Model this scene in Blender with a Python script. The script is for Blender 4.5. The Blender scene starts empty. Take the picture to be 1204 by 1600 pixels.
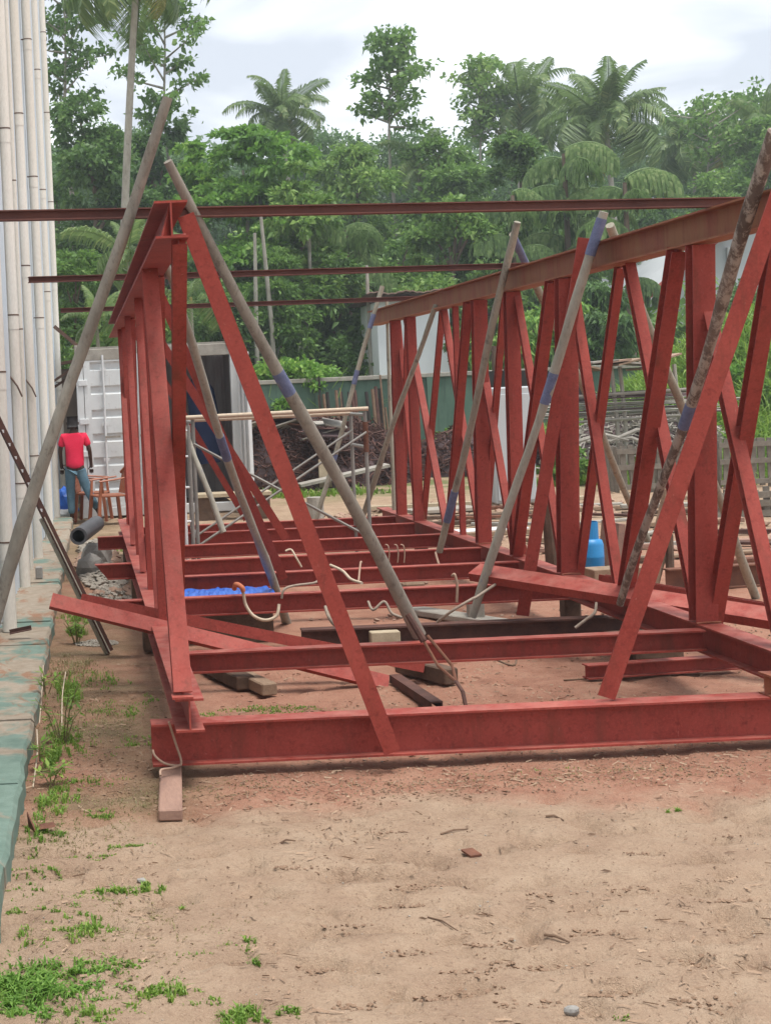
import bpy, bmesh, math, random
import numpy as np
from mathutils import Vector, Matrix
random.seed(7); rng = np.random.default_rng(11)
SC = bpy.context.scene
COL = SC.collection
R = math.radians
PI = math.pi

# ------------------------------------------------------------------ camera
EYE = 1.85; F = 2400.0; VPX, VPY = 125.0, 624.0; ROLL = R(2.58)
cam_d = bpy.data.cameras.new('camera'); cam = bpy.data.objects.new('camera', cam_d); COL.objects.link(cam)
cam_d.sensor_fit = 'VERTICAL'; cam_d.sensor_height = 36.0; cam_d.sensor_width = 27.0
cam_d.lens = F/1600*36.0
cam_d.shift_x = (602-VPX)/1600; cam_d.shift_y = -(800-VPY)/1600
cam_d.clip_start = 0.1; cam_d.clip_end = 2000
cam.matrix_world = Matrix.Translation((0, 0, EYE)) @ Matrix.Rotation(PI/2, 4, 'X') @ Matrix.Rotation(-ROLL, 4, 'Z')
SC.camera = cam

# ------------------------------------------------------------------ world and sun (bright overcast)
SUN_EL, SUN_AZ = R(58), R(200)
w = bpy.data.worlds.new('World'); SC.world = w; w.use_nodes = True
nt = w.node_tree; nt.nodes.clear()
out = nt.nodes.new('ShaderNodeOutputWorld')
sky = nt.nodes.new('ShaderNodeTexSky'); sky.sky_type = 'NISHITA'; sky.sun_disc = False
sky.sun_elevation = SUN_EL; sky.sun_rotation = SUN_AZ; sky.air_density = 1.2; sky.dust_density = 3
b1 = nt.nodes.new('ShaderNodeBackground'); b1.inputs[1].default_value = 0.10
tc = nt.nodes.new('ShaderNodeTexCoord'); mp = nt.nodes.new('ShaderNodeMapping'); mp.inputs['Scale'].default_value = (1.3, 1.3, 3.6)
mp.inputs['Location'].default_value = (0.55, 0.2, 0.35)
n1 = nt.nodes.new('ShaderNodeTexNoise'); n1.inputs['Scale'].default_value = 2.6; n1.inputs['Detail'].default_value = 5; n1.inputs['Roughness'].default_value = 0.5
n1.inputs['Distortion'].default_value = 0.4
cr = nt.nodes.new('ShaderNodeValToRGB')
cr.color_ramp.elements[0].position = 0.40; cr.color_ramp.elements[0].color = (0.30, 0.32, 0.355, 1)
cr.color_ramp.elements[1].position = 0.57; cr.color_ramp.elements[1].color = (0.575, 0.59, 0.605, 1)
b2 = nt.nodes.new('ShaderNodeBackground'); b2.inputs[1].default_value = 1.0
mx = nt.nodes.new('ShaderNodeMixShader'); mx.inputs[0].default_value = 0.92
L = nt.links.new
L(tc.outputs['Generated'], mp.inputs[0]); L(mp.outputs[0], n1.inputs[0]); L(n1.outputs[0], cr.inputs[0]); L(cr.outputs[0], b2.inputs[0])
L(sky.outputs[0], b1.inputs[0]); L(b1.outputs[0], mx.inputs[1]); L(b2.outputs[0], mx.inputs[2]); L(mx.outputs[0], out.inputs[0])
sd = bpy.data.lights.new('sun', 'SUN'); sd.energy = 1.5; sd.angle = R(22); sd.color = (1, 0.97, 0.92)
so = bpy.data.objects.new('sun', sd); COL.objects.link(so)
# sun direction: high, a little behind and right of the camera
sv = Vector((0.14, -0.20, 1.0)).normalized()
so.rotation_euler = sv.to_track_quat('Z', 'Y').to_euler(); so.location = (0, 0, 30)
sky.sun_elevation = math.asin(sv.z); sky.sun_rotation = math.atan2(sv.x, sv.y)
vs = SC.view_settings; vs.view_transform = 'Standard'; vs.look = 'None'; vs.exposure = 1.42; vs.gamma = 1; vs.use_curve_mapping = False

# ------------------------------------------------------------------ pixel helpers: where a point of the place is
CR, SR = math.cos(ROLL), math.sin(ROLL)
def at(px, py, d):
    k = F/d; dx, dy = px-VPX, py-VPY
    return Vector(((dx*CR-dy*SR)/k, d, EYE-(dx*SR+dy*CR)/k))
def atz(px, py, z):
    dx, dy = px-VPX, py-VPY
    D = dx*SR+dy*CR; k = D/(EYE-z)
    return at(px, py, F/k)
def atx(px, py, X):
    dx, dy = px-VPX, py-VPY
    k = (dx*CR-dy*SR)/X
    return at(px, py, F/k)

# ------------------------------------------------------------------ noise for meshes
_T = rng.random((256, 256))
def vnoise(x, y):
    xi = np.floor(x).astype(int); yi = np.floor(y).astype(int); xf = x-xi; yf = y-yi
    xf = xf*xf*(3-2*xf); yf = yf*yf*(3-2*yf)
    a = _T[xi % 256, yi % 256]; b = _T[(xi+1) % 256, yi % 256]; c = _T[xi % 256, (yi+1) % 256]; d = _T[(xi+1) % 256, (yi+1) % 256]
    return (a*(1-xf)+b*xf)*(1-yf)+(c*(1-xf)+d*xf)*yf
def fbm(x, y, o=4):
    s = 0; a = 0.5
    for i in range(o): s = s+a*vnoise(x+i*17.3, y+i*9.1); x = x*2.03; y = y*2.03; a *= 0.5
    return s

# ------------------------------------------------------------------ materials
MATS = {}
class NT:
    def __init__(s, name):
        s.m = bpy.data.materials.new(name); s.m.use_nodes = True; s.t = s.m.node_tree; s.t.nodes.clear()
        s.o = s.n('OutputMaterial'); s.p = s.n('BsdfPrincipled'); s.l(s.p.outputs[0], s.o.inputs[0])
        s.tc = s.n('TexCoord'); MATS[name] = s.m
    def n(s, k): return s.t.nodes.new('ShaderNode'+k)
    def l(s, a, b): s.t.links.new(a, b)
    def noise(s, scale, detail=4, rough=0.55, dist=0, vec=None, stretch=None):
        n = s.n('TexNoise'); n.inputs['Scale'].default_value = scale; n.inputs['Detail'].default_value = detail
        n.inputs['Roughness'].default_value = rough; n.inputs['Distortion'].default_value = dist
        v = vec or s.tc.outputs['Object']
        if stretch:
            m = s.n('Mapping'); m.inputs['Scale'].default_value = stretch; s.l(v, m.inputs[0]); v = m.outputs[0]
        s.l(v, n.inputs['Vector']); return n.outputs[0]
    def ramp(s, f, stops):
        r = s.n('ValToRGB'); e = r.color_ramp.elements
        while len(e) < len(stops): e.new(0.5)
        for i, (p, c) in enumerate(stops):
            e[i].position = p; e[i].color = c if len(c) == 4 else (*c, 1)
        s.l(f, r.inputs[0]); return r.outputs[0]
    def mask(s, f, a, b): return s.ramp(f, [(a, (0, 0, 0)), (b, (1, 1, 1))])
    def mix(s, f, a, b, mode='MIX'):
        m = s.n('Mix'); m.data_type = 'RGBA'; m.blend_type = mode
        for i, v in ((0, f), (6, a), (7, b)):
            if hasattr(v, 'links') or hasattr(v, 'is_linked'): s.l(v, m.inputs[i])
            elif i == 0: m.inputs[0].default_value = v
            else: m.inputs[i].default_value = (*v, 1)
        return m.outputs[2]
    def math(s, op, a, b=0):
        m = s.n('Math'); m.operation = op
        for i, v in ((0, a), (1, b)):
            if hasattr(v, 'is_linked'): s.l(v, m.inputs[i])
            else: m.inputs[i].default_value = v
        return m.outputs[0]
    def xyz(s):
        x = s.n('SeparateXYZ'); s.l(s.tc.outputs['Object'], x.inputs[0]); return x.outputs
    def out(s, col, rough=0.8, bump=None, bstr=0.3, bdist=0.01, metal=0, spec=0.3):
        if hasattr(col, 'is_linked'): s.l(col, s.p.inputs['Base Color'])
        else: s.p.inputs['Base Color'].default_value = (*col, 1)
        if hasattr(rough, 'is_linked'): s.l(rough, s.p.inputs['Roughness'])
        else: s.p.inputs['Roughness'].default_value = rough
        s.p.inputs['Metallic'].default_value = metal; s.p.inputs['Specular IOR Level'].default_value = spec
        if bump is not None:
            b = s.n('Bump'); b.inputs['Strength'].default_value = bstr; b.inputs['Distance'].default_value = bdist
            s.l(bump, b.inputs['Height']); s.l(b.outputs[0], s.p.inputs['Normal'])
        return s.m

def simple(name, c1, c2, scale=12, rough=0.75, bstr=0.25, bdist=0.004, stretch=None, metal=0, spec=0.3, fine=90):
    t = NT(name); f = t.noise(scale, 5, 0.6, stretch=stretch); g = t.noise(fine, 3, 0.6, stretch=stretch)
    c = t.ramp(f, [(0.3, c1), (0.7, c2)]); c = t.mix(0.25, c, t.ramp(g, [(0.3, tuple(v*0.6 for v in c1)), (0.7, c2)]))
    return t.out(c, rough, g, bstr, bdist, metal, spec)

def primer(name, c1, c2, rust, rustpos=(0.62, 0.72)):
    t = NT(name); a = t.noise(2.3, 5, 0.6); b = t.noise(28, 5, 0.65); g = t.noise(260, 2); st = t.noise(5, 4, 0.6, stretch=(1, 1, 0.25))
    c = t.ramp(a, [(0.32, c1), (0.68, c2)])
    c = t.mix(t.mask(b, 0.52, 0.78), c, tuple(v*0.68 for v in c1)); mot = t.noise(70, 4, 0.7); c = t.mix(t.math('MULTIPLY', t.mask(mot, 0.45, 0.7), 0.3), c, tuple(min(1, v*1.5) for v in c2))
    c = t.mix(t.math('MULTIPLY', t.mask(st, *rustpos), 0.75), c, rust)
    run = t.noise(14, 5, 0.7, stretch=(1, 1, 0.12)); c = t.mix(t.math('MULTIPLY', t.mask(run, 0.52, 0.70), 0.5), c, (0.15, 0.042, 0.028))
    sc = t.noise(55, 3, 0.75, 1.2, stretch=(1, 1, .4)); c = t.mix(t.math('MULTIPLY', t.mask(sc, 0.66, 0.72), 0.4), c, (0.42, 0.2, 0.16))
    dust = t.noise(9, 4, 0.6)
    geo = t.n('NewGeometry'); sp = t.n('SeparateXYZ'); t.l(geo.outputs['Normal'], sp.inputs[0])
    up = t.math('MULTIPLY', t.mask(sp.outputs[2], 0.35, 0.95), t.mask(dust, 0.35, 0.75))
    c = t.mix(t.math('MULTIPLY', up, 0.45), c, (0.50, 0.24, 0.19))
    return t.out(c, t.math('MULTIPLY_ADD', b, 0.25), g, 0.12, 0.002, spec=0.2)
primer('primer', (0.235, 0.037, 0.028), (0.335, 0.064, 0.048), (0.17, 0.045, 0.028))
primer('primer_dull', (0.225, 0.037, 0.028), (0.29, 0.052, 0.038), (0.14, 0.04, 0.026), (0.5, 0.68))
primer('primer_rusty', (0.22, 0.058, 0.035), (0.28, 0.075, 0.045), (0.24, 0.10, 0.045), (0.42, 0.62))
primer('primer_orange', (0.31, 0.12, 0.065), (0.27, 0.085, 0.05), (0.31, 0.155, 0.075), (0.38, 0.6))
for nm in ('primer', 'primer_dull', 'primer_rusty', 'primer_orange'):
    p = MATS[nm].node_tree.nodes['Principled BSDF']
    for l in list(p.inputs['Roughness'].links): MATS[nm].node_tree.links.remove(l)
    p.inputs['Roughness'].default_value = 0.62
simple('rust', (0.10, 0.042, 0.028), (0.20, 0.085, 0.05), 8, 0.85)
simple('dark_rust', (0.05, 0.026, 0.022), (0.13, 0.06, 0.045), 8, 0.85)
simple('bar_steel', (0.11, 0.045, 0.038), (0.17, 0.07, 0.055), 6, 0.8)
simple('timber', (0.20, 0.13, 0.085), (0.33, 0.235, 0.16), 9, 0.85, 0.5, 0.006, (1, 0.25, 1))
simple('timber_grey', (0.12, 0.10, 0.08), (0.25, 0.22, 0.18), 9, 0.9, 0.5, 0.006)
simple('timber_dark', (0.07, 0.042, 0.028), (0.15, 0.095, 0.065), 9, 0.85, 0.5, 0.006)
simple('timber_pink', (0.22, 0.13, 0.10), (0.36, 0.22, 0.165), 9, 0.85, 0.4, 0.004, (1, 0.2, 1))
simple('timber_pale', (0.34, 0.27, 0.18), (0.48, 0.40, 0.28), 9, 0.8)
simple('cement', (0.26, 0.23, 0.19), (0.36, 0.32, 0.27), 5, 0.9)
simple('galv', (0.22, 0.21, 0.19), (0.34, 0.33, 0.30), 6, 0.55, metal=0.2)
simple('tape_blue', (0.10, 0.12, 0.21), (0.17, 0.19, 0.30), 20, 0.85, 0.5, 0.01)
simple('white_paint', (0.62, 0.63, 0.63), (0.74, 0.75, 0.75), 3, 0.5)
simple('pipe_cream', (0.68, 0.63, 0.54), (0.80, 0.77, 0.70), 1.6, 0.5, 0.1, stretch=(1, 1, 0.25))
simple('pipe_joint', (0.40, 0.31, 0.22), (0.56, 0.46, 0.34), 6, 0.6)
simple('clip_dark', (0.09, 0.05, 0.04), (0.16, 0.10, 0.07), 10, 0.7)
simple('sheet_blue', (0.50, 0.57, 0.62), (0.62, 0.68, 0.72), 2, 0.45, 0.1)
simple('taupe', (0.22, 0.18, 0.155), (0.27, 0.225, 0.195), 3, 0.8)
simple('plaster_white', (0.72, 0.74, 0.75), (0.82, 0.84, 0.85), 1.2, 0.9)
simple('plaster_grey', (0.42, 0.44, 0.45), (0.50, 0.52, 0.53), 1.0, 0.9)
simple('roof_rust', (0.22, 0.13, 0.10), (0.33, 0.22, 0.18), 5, 0.85)
simple('gas_blue', (0.01, 0.17, 0.42), (0.015, 0.24, 0.54), 5, 0.4, spec=0.5)
simple('gas_dark', (0.01, 0.06, 0.30), (0.015, 0.09, 0.38), 5, 0.4)
simple('tarp_blue', (0.01, 0.07, 0.42), (0.03, 0.17, 0.62), 6, 0.4, spec=0.5)
simple('plastic_brown', (0.27, 0.085, 0.04), (0.34, 0.115, 0.055), 4, 0.45)
simple('black_pipe', (0.05, 0.05, 0.055), (0.10, 0.10, 0.105), 5, 0.5, spec=0.5)
simple('hose_pale', (0.46, 0.36, 0.26), (0.60, 0.50, 0.38), 30, 0.7)
simple('hose_orange', (0.48, 0.14, 0.07), (0.58, 0.2, 0.1), 30, 0.7)
simple('rope_grey', (0.24, 0.19, 0.15), (0.36, 0.29, 0.23), 30, 0.8)
simple('cord_tan', (0.34, 0.22, 0.16), (0.44, 0.30, 0.22), 30, 0.8)
simple('stone', (0.20, 0.19, 0.18), (0.36, 0.34, 0.31), 7, 0.9, 0.5)
simple('brick', (0.30, 0.19, 0.14), (0.38, 0.26, 0.19), 7, 0.9, 0.5)
simple('stick', (0.10, 0.06, 0.04), (0.22, 0.14, 0.09), 9, 0.9)
simple('skin', (0.055, 0.026, 0.017), (0.07, 0.034, 0.022), 9, 0.6)
simple('hair', (0.012, 0.010, 0.010), (0.02, 0.016, 0.015), 60, 0.7)
simple('shirt_red', (0.68, 0.015, 0.055), (0.76, 0.03, 0.085), 7, 0.85, 0.5, 0.01)
simple('jeans', (0.07, 0.14, 0.19), (0.13, 0.22, 0.28), 8, 0.9, 0.5, 0.01)
simple('navy', (0.012, 0.02, 0.06), (0.025, 0.04, 0.10), 5, 0.9)
simple('scrap', (0.075, 0.05, 0.052), (0.15, 0.10, 0.10), 5, 0.9)
simple('black_hole', (0.02, 0.016, 0.014), (0.035, 0.028, 0.024), 5, 0.9)
simple('grit', (0.34, 0.30, 0.26), (0.50, 0.45, 0.39), 8, 0.9)
simple('weathered', (0.24, 0.22, 0.19), (0.40, 0.37, 0.32), 7, 0.9, 0.5, 0.006)
simple('straw', (0.24, 0.15, 0.10), (0.45, 0.32, 0.22), 3, 0.9)

def pole_mat(name, c1, c2, blot, p=(0.55, 0.65), fine=40):
    t = NT(name); a = t.noise(5, 5, 0.6, stretch=(1, 1, 0.5)); b = t.noise(fine, 6, 0.7, 0.5, stretch=(1, 1, .35)); c3 = t.noise(17, 6, 0.75, stretch=(1, 1, .45))
    c = t.ramp(a, [(0.3, c1), (0.7, c2)]); c = t.mix(t.math('MULTIPLY', t.mask(b, 0.5, 0.7), 0.45), c, tuple(v*0.5 for v in c1))
    c = t.mix(t.mask(c3, *p), c, blot)
    return t.out(c, 0.88, b, 0.6, 0.008)
pole_mat('pole_wood', (0.19, 0.165, 0.135), (0.31, 0.28, 0.235), (0.15, 0.125, 0.10))
pole_mat('pole_grey', (0.25, 0.23, 0.18), (0.36, 0.335, 0.265), (0.17, 0.15, 0.12))
pole_mat('pole_bark', (0.10, 0.07, 0.055), (0.20, 0.15, 0.12), (0.36, 0.31, 0.26), (0.46, 0.56), 60)
pole_mat('pole_painted', (0.27, 0.25, 0.205), (0.38, 0.36, 0.30), (0.10, 0.12, 0.22), (0.62, 0.72))
pole_mat('trunk_pale', (0.24, 0.22, 0.18), (0.38, 0.36, 0.31), (0.16, 0.15, 0.12), (0.6, 0.7), 8)
pole_mat('trunk_brown', (0.12, 0.085, 0.06), (0.21, 0.16, 0.115), (0.07, 0.06, 0.045), (0.6, 0.7), 8)

# ground: beige sand in front, red laterite round the steel, mossy strip by the slabs, yard behind
t = NT('ground'); X, Y, Z = t.xyz()
n_big = t.noise(0.55, 5, 0.6); n_mid = t.noise(3.2, 6, 0.65); n_fin = t.noise(42, 5, 0.7); n_gr = t.noise(230, 3, 0.7); n_w = t.noise(1.1, 5, 0.6)
sand = t.ramp(n_mid, [(0.30, (0.36, 0.24, 0.165)), (0.5, (0.43, 0.30, 0.208)), (0.72, (0.49, 0.36, 0.257))])
red = t.ramp(n_mid, [(0.30, (0.29, 0.13, 0.085)), (0.5, (0.40, 0.195, 0.13)), (0.72, (0.47, 0.27, 0.185))])
yard = t.ramp(n_mid, [(0.30, (0.30, 0.20, 0.13)), (0.7, (0.46, 0.33, 0.225))])
moss = t.ramp(n_mid, [(0.35, (0.15, 0.11, 0.06)), (0.6, (0.27, 0.19, 0.11))])
yy = t.math('ADD', Y, t.math('MULTIPLY', t.math('SUBTRACT', n_w, 0.5), 1.6))
def band(v, a, b):
    r = t.n('MapRange'); t.l(v, r.inputs[0]); r.inputs[1].default_value = a; r.inputs[2].default_value = b; r.clamp = True
    r.interpolation_type = 'SMOOTHSTEP'; return r.outputs[0]
c = t.mix(band(yy, 6.55, 7.0), sand, red)
c = t.mix(band(yy, 14.5, 19.0), c, yard)
xl = t.math('ADD', X, t.math('MULTIPLY', t.math('SUBTRACT', n_big, 0.5), 1.2))
ml = t.math('MULTIPLY', band(xl, 0.75, 0.25), band(yy, 6.3, 7.4))
c = t.mix(t.math('MULTIPLY', ml, t.mask(n_w, 0.3, 0.62)), c, moss)
gfar = t.math('MULTIPLY', band(yy, 24, 28), t.mask(n_w, 0.42, 0.55))
c = t.mix(gfar, c, (0.13, 0.15, 0.05)); c = t.mix(band(yy, 33, 40), c, (0.05, 0.07, 0.03))
c = t.mix(t.math('MULTIPLY', t.mask(n_fin, 0.53, 0.70), 0.5), c, (0.20, 0.12, 0.08))
c = t.mix(t.math('MULTIPLY', t.mask(n_gr, 0.52, 0.70), 0.45), c, (0.62, 0.49, 0.37))
n_gt = t.noise(110, 4, 0.8); c = t.mix(t.math('MULTIPLY', t.mask(n_gt, 0.58, 0.66), 0.55), c, (0.17, 0.10, 0.07))
hgt = t.math('ADD', t.math('MULTIPLY', n_fin, 1.0), t.math('MULTIPLY', n_gr, 0.35))
t.out(c, 0.95, hgt, 0.9, 0.028, spec=0.15)

# painted, rusting slab
t = NT('slab_paint'); X, Y, Z = t.xyz()
a = t.noise(1.6, 6, 0.65, 0.4); b = t.noise(9, 6, 0.7); g = t.noise(120, 3); s2 = t.noise(2.8, 5, 0.65, 0.6, stretch=(2, 0.7, 1))
green = t.ramp(b, [(0.3, (0.10, 0.155, 0.125)), (0.7, (0.17, 0.235, 0.195))])
tan = t.ramp(b, [(0.3, (0.22, 0.17, 0.12)), (0.7, (0.34, 0.29, 0.23))])
far = t.n('MapRange'); t.l(Y, far.inputs[0]); far.inputs[1].default_value = 7.2; far.inputs[2].default_value = 9.5; far.clamp = True
f1 = t.math('ADD', a, t.math('MULTIPLY', far.outputs[0], 0.12))
c = t.mix(t.mask(f1, 0.53, 0.60), green, tan)
c = t.mix(t.math('MULTIPLY', t.mask(t.math('ADD', s2, t.math('MULTIPLY', far.outputs[0], 0.06)), 0.61, 0.70), 0.7), c, (0.24, 0.10, 0.045))
c = t.mix(t.mask(b, 0.72, 0.78), c, (0.42, 0.44, 0.40))
t.out(c, 0.8, t.math('ADD', b, g), 0.35, 0.006)

# green boundary wall
t = NT('wall_green'); a = t.noise(1.3, 6, 0.65); st = t.noise(4, 5, 0.65, stretch=(1.5, 1, 0.12)); b = t.noise(20, 5, 0.7)
c = t.ramp(a, [(0.3, (0.075, 0.13, 0.098)), (0.7, (0.12, 0.19, 0.145))]); c = t.mix(t.math('MULTIPLY', t.mask(st, 0.5, 0.75), 0.75), c, (0.035, 0.055, 0.04))
t.out(c, 0.9, b, 0.3, 0.01)
# weathered white container paint
t = NT('container_white'); a = t.noise(1.5, 6, 0.65); st = t.noise(6, 5, 0.65, stretch=(2, 2, 0.12)); b = t.noise(14, 6, 0.7)
c = t.ramp(a, [(0.3, (0.56, 0.58, 0.58)), (0.7, (0.70, 0.72, 0.72))]); c = t.mix(t.math('MULTIPLY', t.mask(b, 0.58, 0.72), 0.6), c, (0.38, 0.36, 0.34))
c = t.mix(t.math('MULTIPLY', t.mask(st, 0.66, 0.76), 0.5), c, (0.34, 0.26, 0.2))
t.out(c, 0.55, b, 0.15, 0.003)
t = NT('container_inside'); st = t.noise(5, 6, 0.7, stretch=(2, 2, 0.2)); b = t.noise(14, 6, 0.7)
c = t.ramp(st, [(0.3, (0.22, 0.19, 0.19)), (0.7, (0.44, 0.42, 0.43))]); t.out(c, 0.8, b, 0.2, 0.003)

def leaf_mat(name, dark, light, accent, sc=0.5, trans=0.42, rough=0.5):
    t = NT(name); g = t.n('NewGeometry'); ri = g.outputs['Random Per Island']
    n = t.noise(sc, 3, 0.5); oi = t.n('ObjectInfo'); c = t.ramp(t.math('ADD', t.math('MULTIPLY', oi.outputs['Random'], 0.22), t.math('ADD', t.math('MULTIPLY', ri, 0.5), t.math('MULTIPLY', n, 0.5))), [(0.25, dark), (0.68, light), (0.95, accent)])
    t.out(c, rough, spec=0.35)
    tr = t.n('BsdfTranslucent'); t.l(t.mix(0.5, c, light), tr.inputs[0]); m = t.n('MixShader'); m.inputs[0].default_value = trans
    t.l(t.p.outputs[0], m.inputs[1]); t.l(tr.outputs[0], m.inputs[2]); t.l(m.outputs[0], t.o.inputs[0]); return t.m
leaf_mat('leaf_dark', (0.045, 0.10, 0.03), (0.115, 0.215, 0.058), (0.22, 0.34, 0.085))
leaf_mat('leaf_mid', (0.06, 0.14, 0.035), (0.17, 0.30, 0.07), (0.30, 0.44, 0.11))
leaf_mat('leaf_bright', (0.07, 0.17, 0.035), (0.18, 0.35, 0.06), (0.33, 0.48, 0.10))
leaf_mat('leaf_olive', (0.055, 0.10, 0.045), (0.125, 0.19, 0.08), (0.21, 0.28, 0.12))
leaf_mat('fish_leaf', (0.06, 0.12, 0.04), (0.18, 0.29, 0.09), (0.32, 0.42, 0.17), 1.2)
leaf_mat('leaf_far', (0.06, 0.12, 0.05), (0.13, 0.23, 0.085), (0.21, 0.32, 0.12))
leaf_mat('frond_green', (0.07, 0.12, 0.04), (0.17, 0.26, 0.085), (0.31, 0.37, 0.14), 0.8)
leaf_mat('frond_yellow', (0.15, 0.16, 0.04), (0.28, 0.28, 0.07), (0.38, 0.34, 0.12), 0.8)
leaf_mat('grass_green', (0.10, 0.19, 0.03), (0.20, 0.34, 0.055), (0.36, 0.47, 0.10), 3)
leaf_mat('grass_lush', (0.08, 0.17, 0.03), (0.17, 0.33, 0.055), (0.30, 0.46, 0.10), 3)
leaf_mat('grass_dry', (0.20, 0.17, 0.08), (0.33, 0.28, 0.14), (0.42, 0.37, 0.19), 3)
M = MATS

# ------------------------------------------------------------------ mesh builder
class MB:
    def __init__(s): s.v = []; s.f = []
    def add(s, vs, fs):
        o = len(s.v); s.v += [tuple(v) for v in vs]; s.f += [tuple(i+o for i in f) for f in fs]; return s
    def box(s, c, size, rot=None, taper=1.0):
        hx, hy, hz = size[0]/2, size[1]/2, size[2]/2; vs = []
        for z in (-1, 1):
            k = taper if z > 0 else 1
            for x, y in ((-1, -1), (1, -1), (1, 1), (-1, 1)):
                v = Vector((x*hx*k, y*hy*k, z*hz)); v = rot @ v if rot else v; vs.append(v+Vector(c))
        return s.add(vs, [(3, 2, 1, 0), (4, 5, 6, 7), (0, 1, 5, 4), (1, 2, 6, 5), (2, 3, 7, 6), (3, 0, 4, 7)])
    def prism(s, prof, p0, p1, up=(0, 0, 1), cut0=0, cut1=0):
        """extrude 2D profile (u,v) from p0 to p1; v along up, u along side"""
        p0, p1 = Vector(p0), Vector(p1); d = (p1-p0).normalized(); up = Vector(up); side = d.cross(up).normalized(); upv = side.cross(d).normalized()
        n = len(prof); vs = [p0+side*u+upv*v+d*(cut0*v) for u, v in prof]+[p1+side*u+upv*v+d*(cut1*v) for u, v in prof]
        fs = [(i, (i+1) % n, n+(i+1) % n, n+i) for i in range(n)]
        # caps split in quads for convexity handled by Blender ngons
        fs += [tuple(range(n-1, -1, -1)), tuple(range(n, 2*n))]
        return s.add(vs, fs)
    def tube(s, pts, rad, seg=8, cap=True, jitter=0, oval=1):
        pts = [Vector(p) for p in pts]; n = len(pts); rad = rad if hasattr(rad, '__len__') else [rad]*n
        rings = []; ref = None
        for i, p in enumerate(pts):
            d = (pts[min(i+1, n-1)]-pts[max(i-1, 0)]).normalized()
            if ref is None:
                ref = Vector((0, 0, 1)) if abs(d.z) < 0.9 else Vector((0, 1, 0))
            a = d.cross(ref).normalized(); b = a.cross(d).normalized(); ref = b
            rr = rad[i]
            rings.append([p+(a*math.cos(2*PI*k/seg)+b*math.sin(2*PI*k/seg)*oval)*rr*(1+(random.uniform(-jitter, jitter) if jitter else 0)) for k in range(seg)])
        vs = [v for r in rings for v in r]; fs = []
        for i in range(n-1):
            for k in range(seg): fs.append((i*seg+k, i*seg+(k+1) % seg, (i+1)*seg+(k+1) % seg, (i+1)*seg+k))
        if cap: fs += [tuple(range(seg-1, -1, -1)), tuple((n-1)*seg+k for k in range(seg))]
        return s.add(vs, fs)
    def lathe(s, prof, c=(0, 0, 0), seg=20, cap=True):
        vs = []; n = len(prof); c = Vector(c)
        for r, z in prof: vs += [c+Vector((r*math.cos(2*PI*k/seg), r*math.sin(2*PI*k/seg), z)) for k in range(seg)]
        fs = [(i*seg+k, i*seg+(k+1) % seg, (i+1)*seg+(k+1) % seg, (i+1)*seg+k) for i in range(n-1) for k in range(seg)]
        if cap: fs += [tuple(range(seg-1, -1, -1)), tuple((n-1)*seg+k for k in range(seg))]
        return s.add(vs, fs)
    def mesh(s, name):
        me = bpy.data.meshes.new(name); me.from_pydata(s.v, [], s.f); me.update(); return me
    def build(s, name, mat, parent=None, smooth=False, bevel=0):
        return link(name, s.mesh(name), mat, parent, smooth, bevel)
def link(name, me, mat, parent=None, smooth=False, bevel=0):
    o = bpy.data.objects.new(name, me); COL.objects.link(o)
    if mat is not None and not me.materials: me.materials.append(M[mat] if isinstance(mat, str) else mat)
    if smooth:
        me.polygons.foreach_set('use_smooth', [len(p.vertices) == 4 for p in me.polygons]); me.set_sharp_from_angle(angle=R(55))
    if bevel:
        b = o.modifiers.new('bevel', 'BEVEL'); b.width = bevel; b.segments = 1; b.limit_method = 'ANGLE'; b.angle_limit = R(40)
    if parent is not None:
        o.parent = parent; o.matrix_parent_inverse = Matrix.Translation(-parent.location) if parent.rotation_euler.z == 0 and parent.scale.x == 1 else parent.matrix_basis.inverted()
    return o
def np_mesh(name, v, nq):
    """v: (n*nq,3) vertices, faces of nq verts each"""
    n = len(v)//nq; me = bpy.data.meshes.new(name); me.vertices.add(len(v)); me.vertices.foreach_set('co', v.astype(np.float32).ravel())
    me.loops.add(n*nq); me.loops.foreach_set('vertex_index', np.arange(n*nq, dtype=np.int32)); me.polygons.add(n)
    me.polygons.foreach_set('loop_start', np.arange(0, n*nq, nq, dtype=np.int32))
    me.update(calc_edges=True); return me
def tag(o, label=None, cat=None, group=None, kind=None):
    if label: o['label'] = label
    if cat: o['category'] = cat
    if group: o['group'] = group
    if kind: o['kind'] = kind
    return o
def empty(name, loc, label=None, cat=None, group=None):
    o = bpy.data.objects.new(name, None); o.location = loc; o.empty_display_size = 0.2; COL.objects.link(o); return tag(o, label, cat, group)

def I_prof(w, h, tf=0.009, tw=0.007):
    a, b, t2 = w/2, h/2, tw/2
    return [(-a, -b), (a, -b), (a, -b+tf), (t2, -b+tf), (t2, b-tf), (a, b-tf), (a, b), (-a, b), (-a, b-tf), (-t2, b-tf), (-t2, -b+tf), (-a, -b+tf)]
def U_prof(w, h, t=0.008):   # web on the bottom (v=-h/2), legs up
    a, b = w/2, h/2
    return [(-a, -b), (a, -b), (a, b), (a-t, b), (a-t, -b+t), (-a+t, -b+t), (-a+t, b), (-a, b)]
def L_prof(w, h, t=0.007):
    return [(0, 0), (w, 0), (w, t), (t, t), (t, h), (0, h)]
def flat_prof(w, t): return [(-w/2, -t/2), (w/2, -t/2), (w/2, t/2), (-w/2, t/2)]
def box_prof(w, h): return [(-w/2, -h/2), (w/2, -h/2), (w/2, h/2), (-w/2, h/2)]

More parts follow.
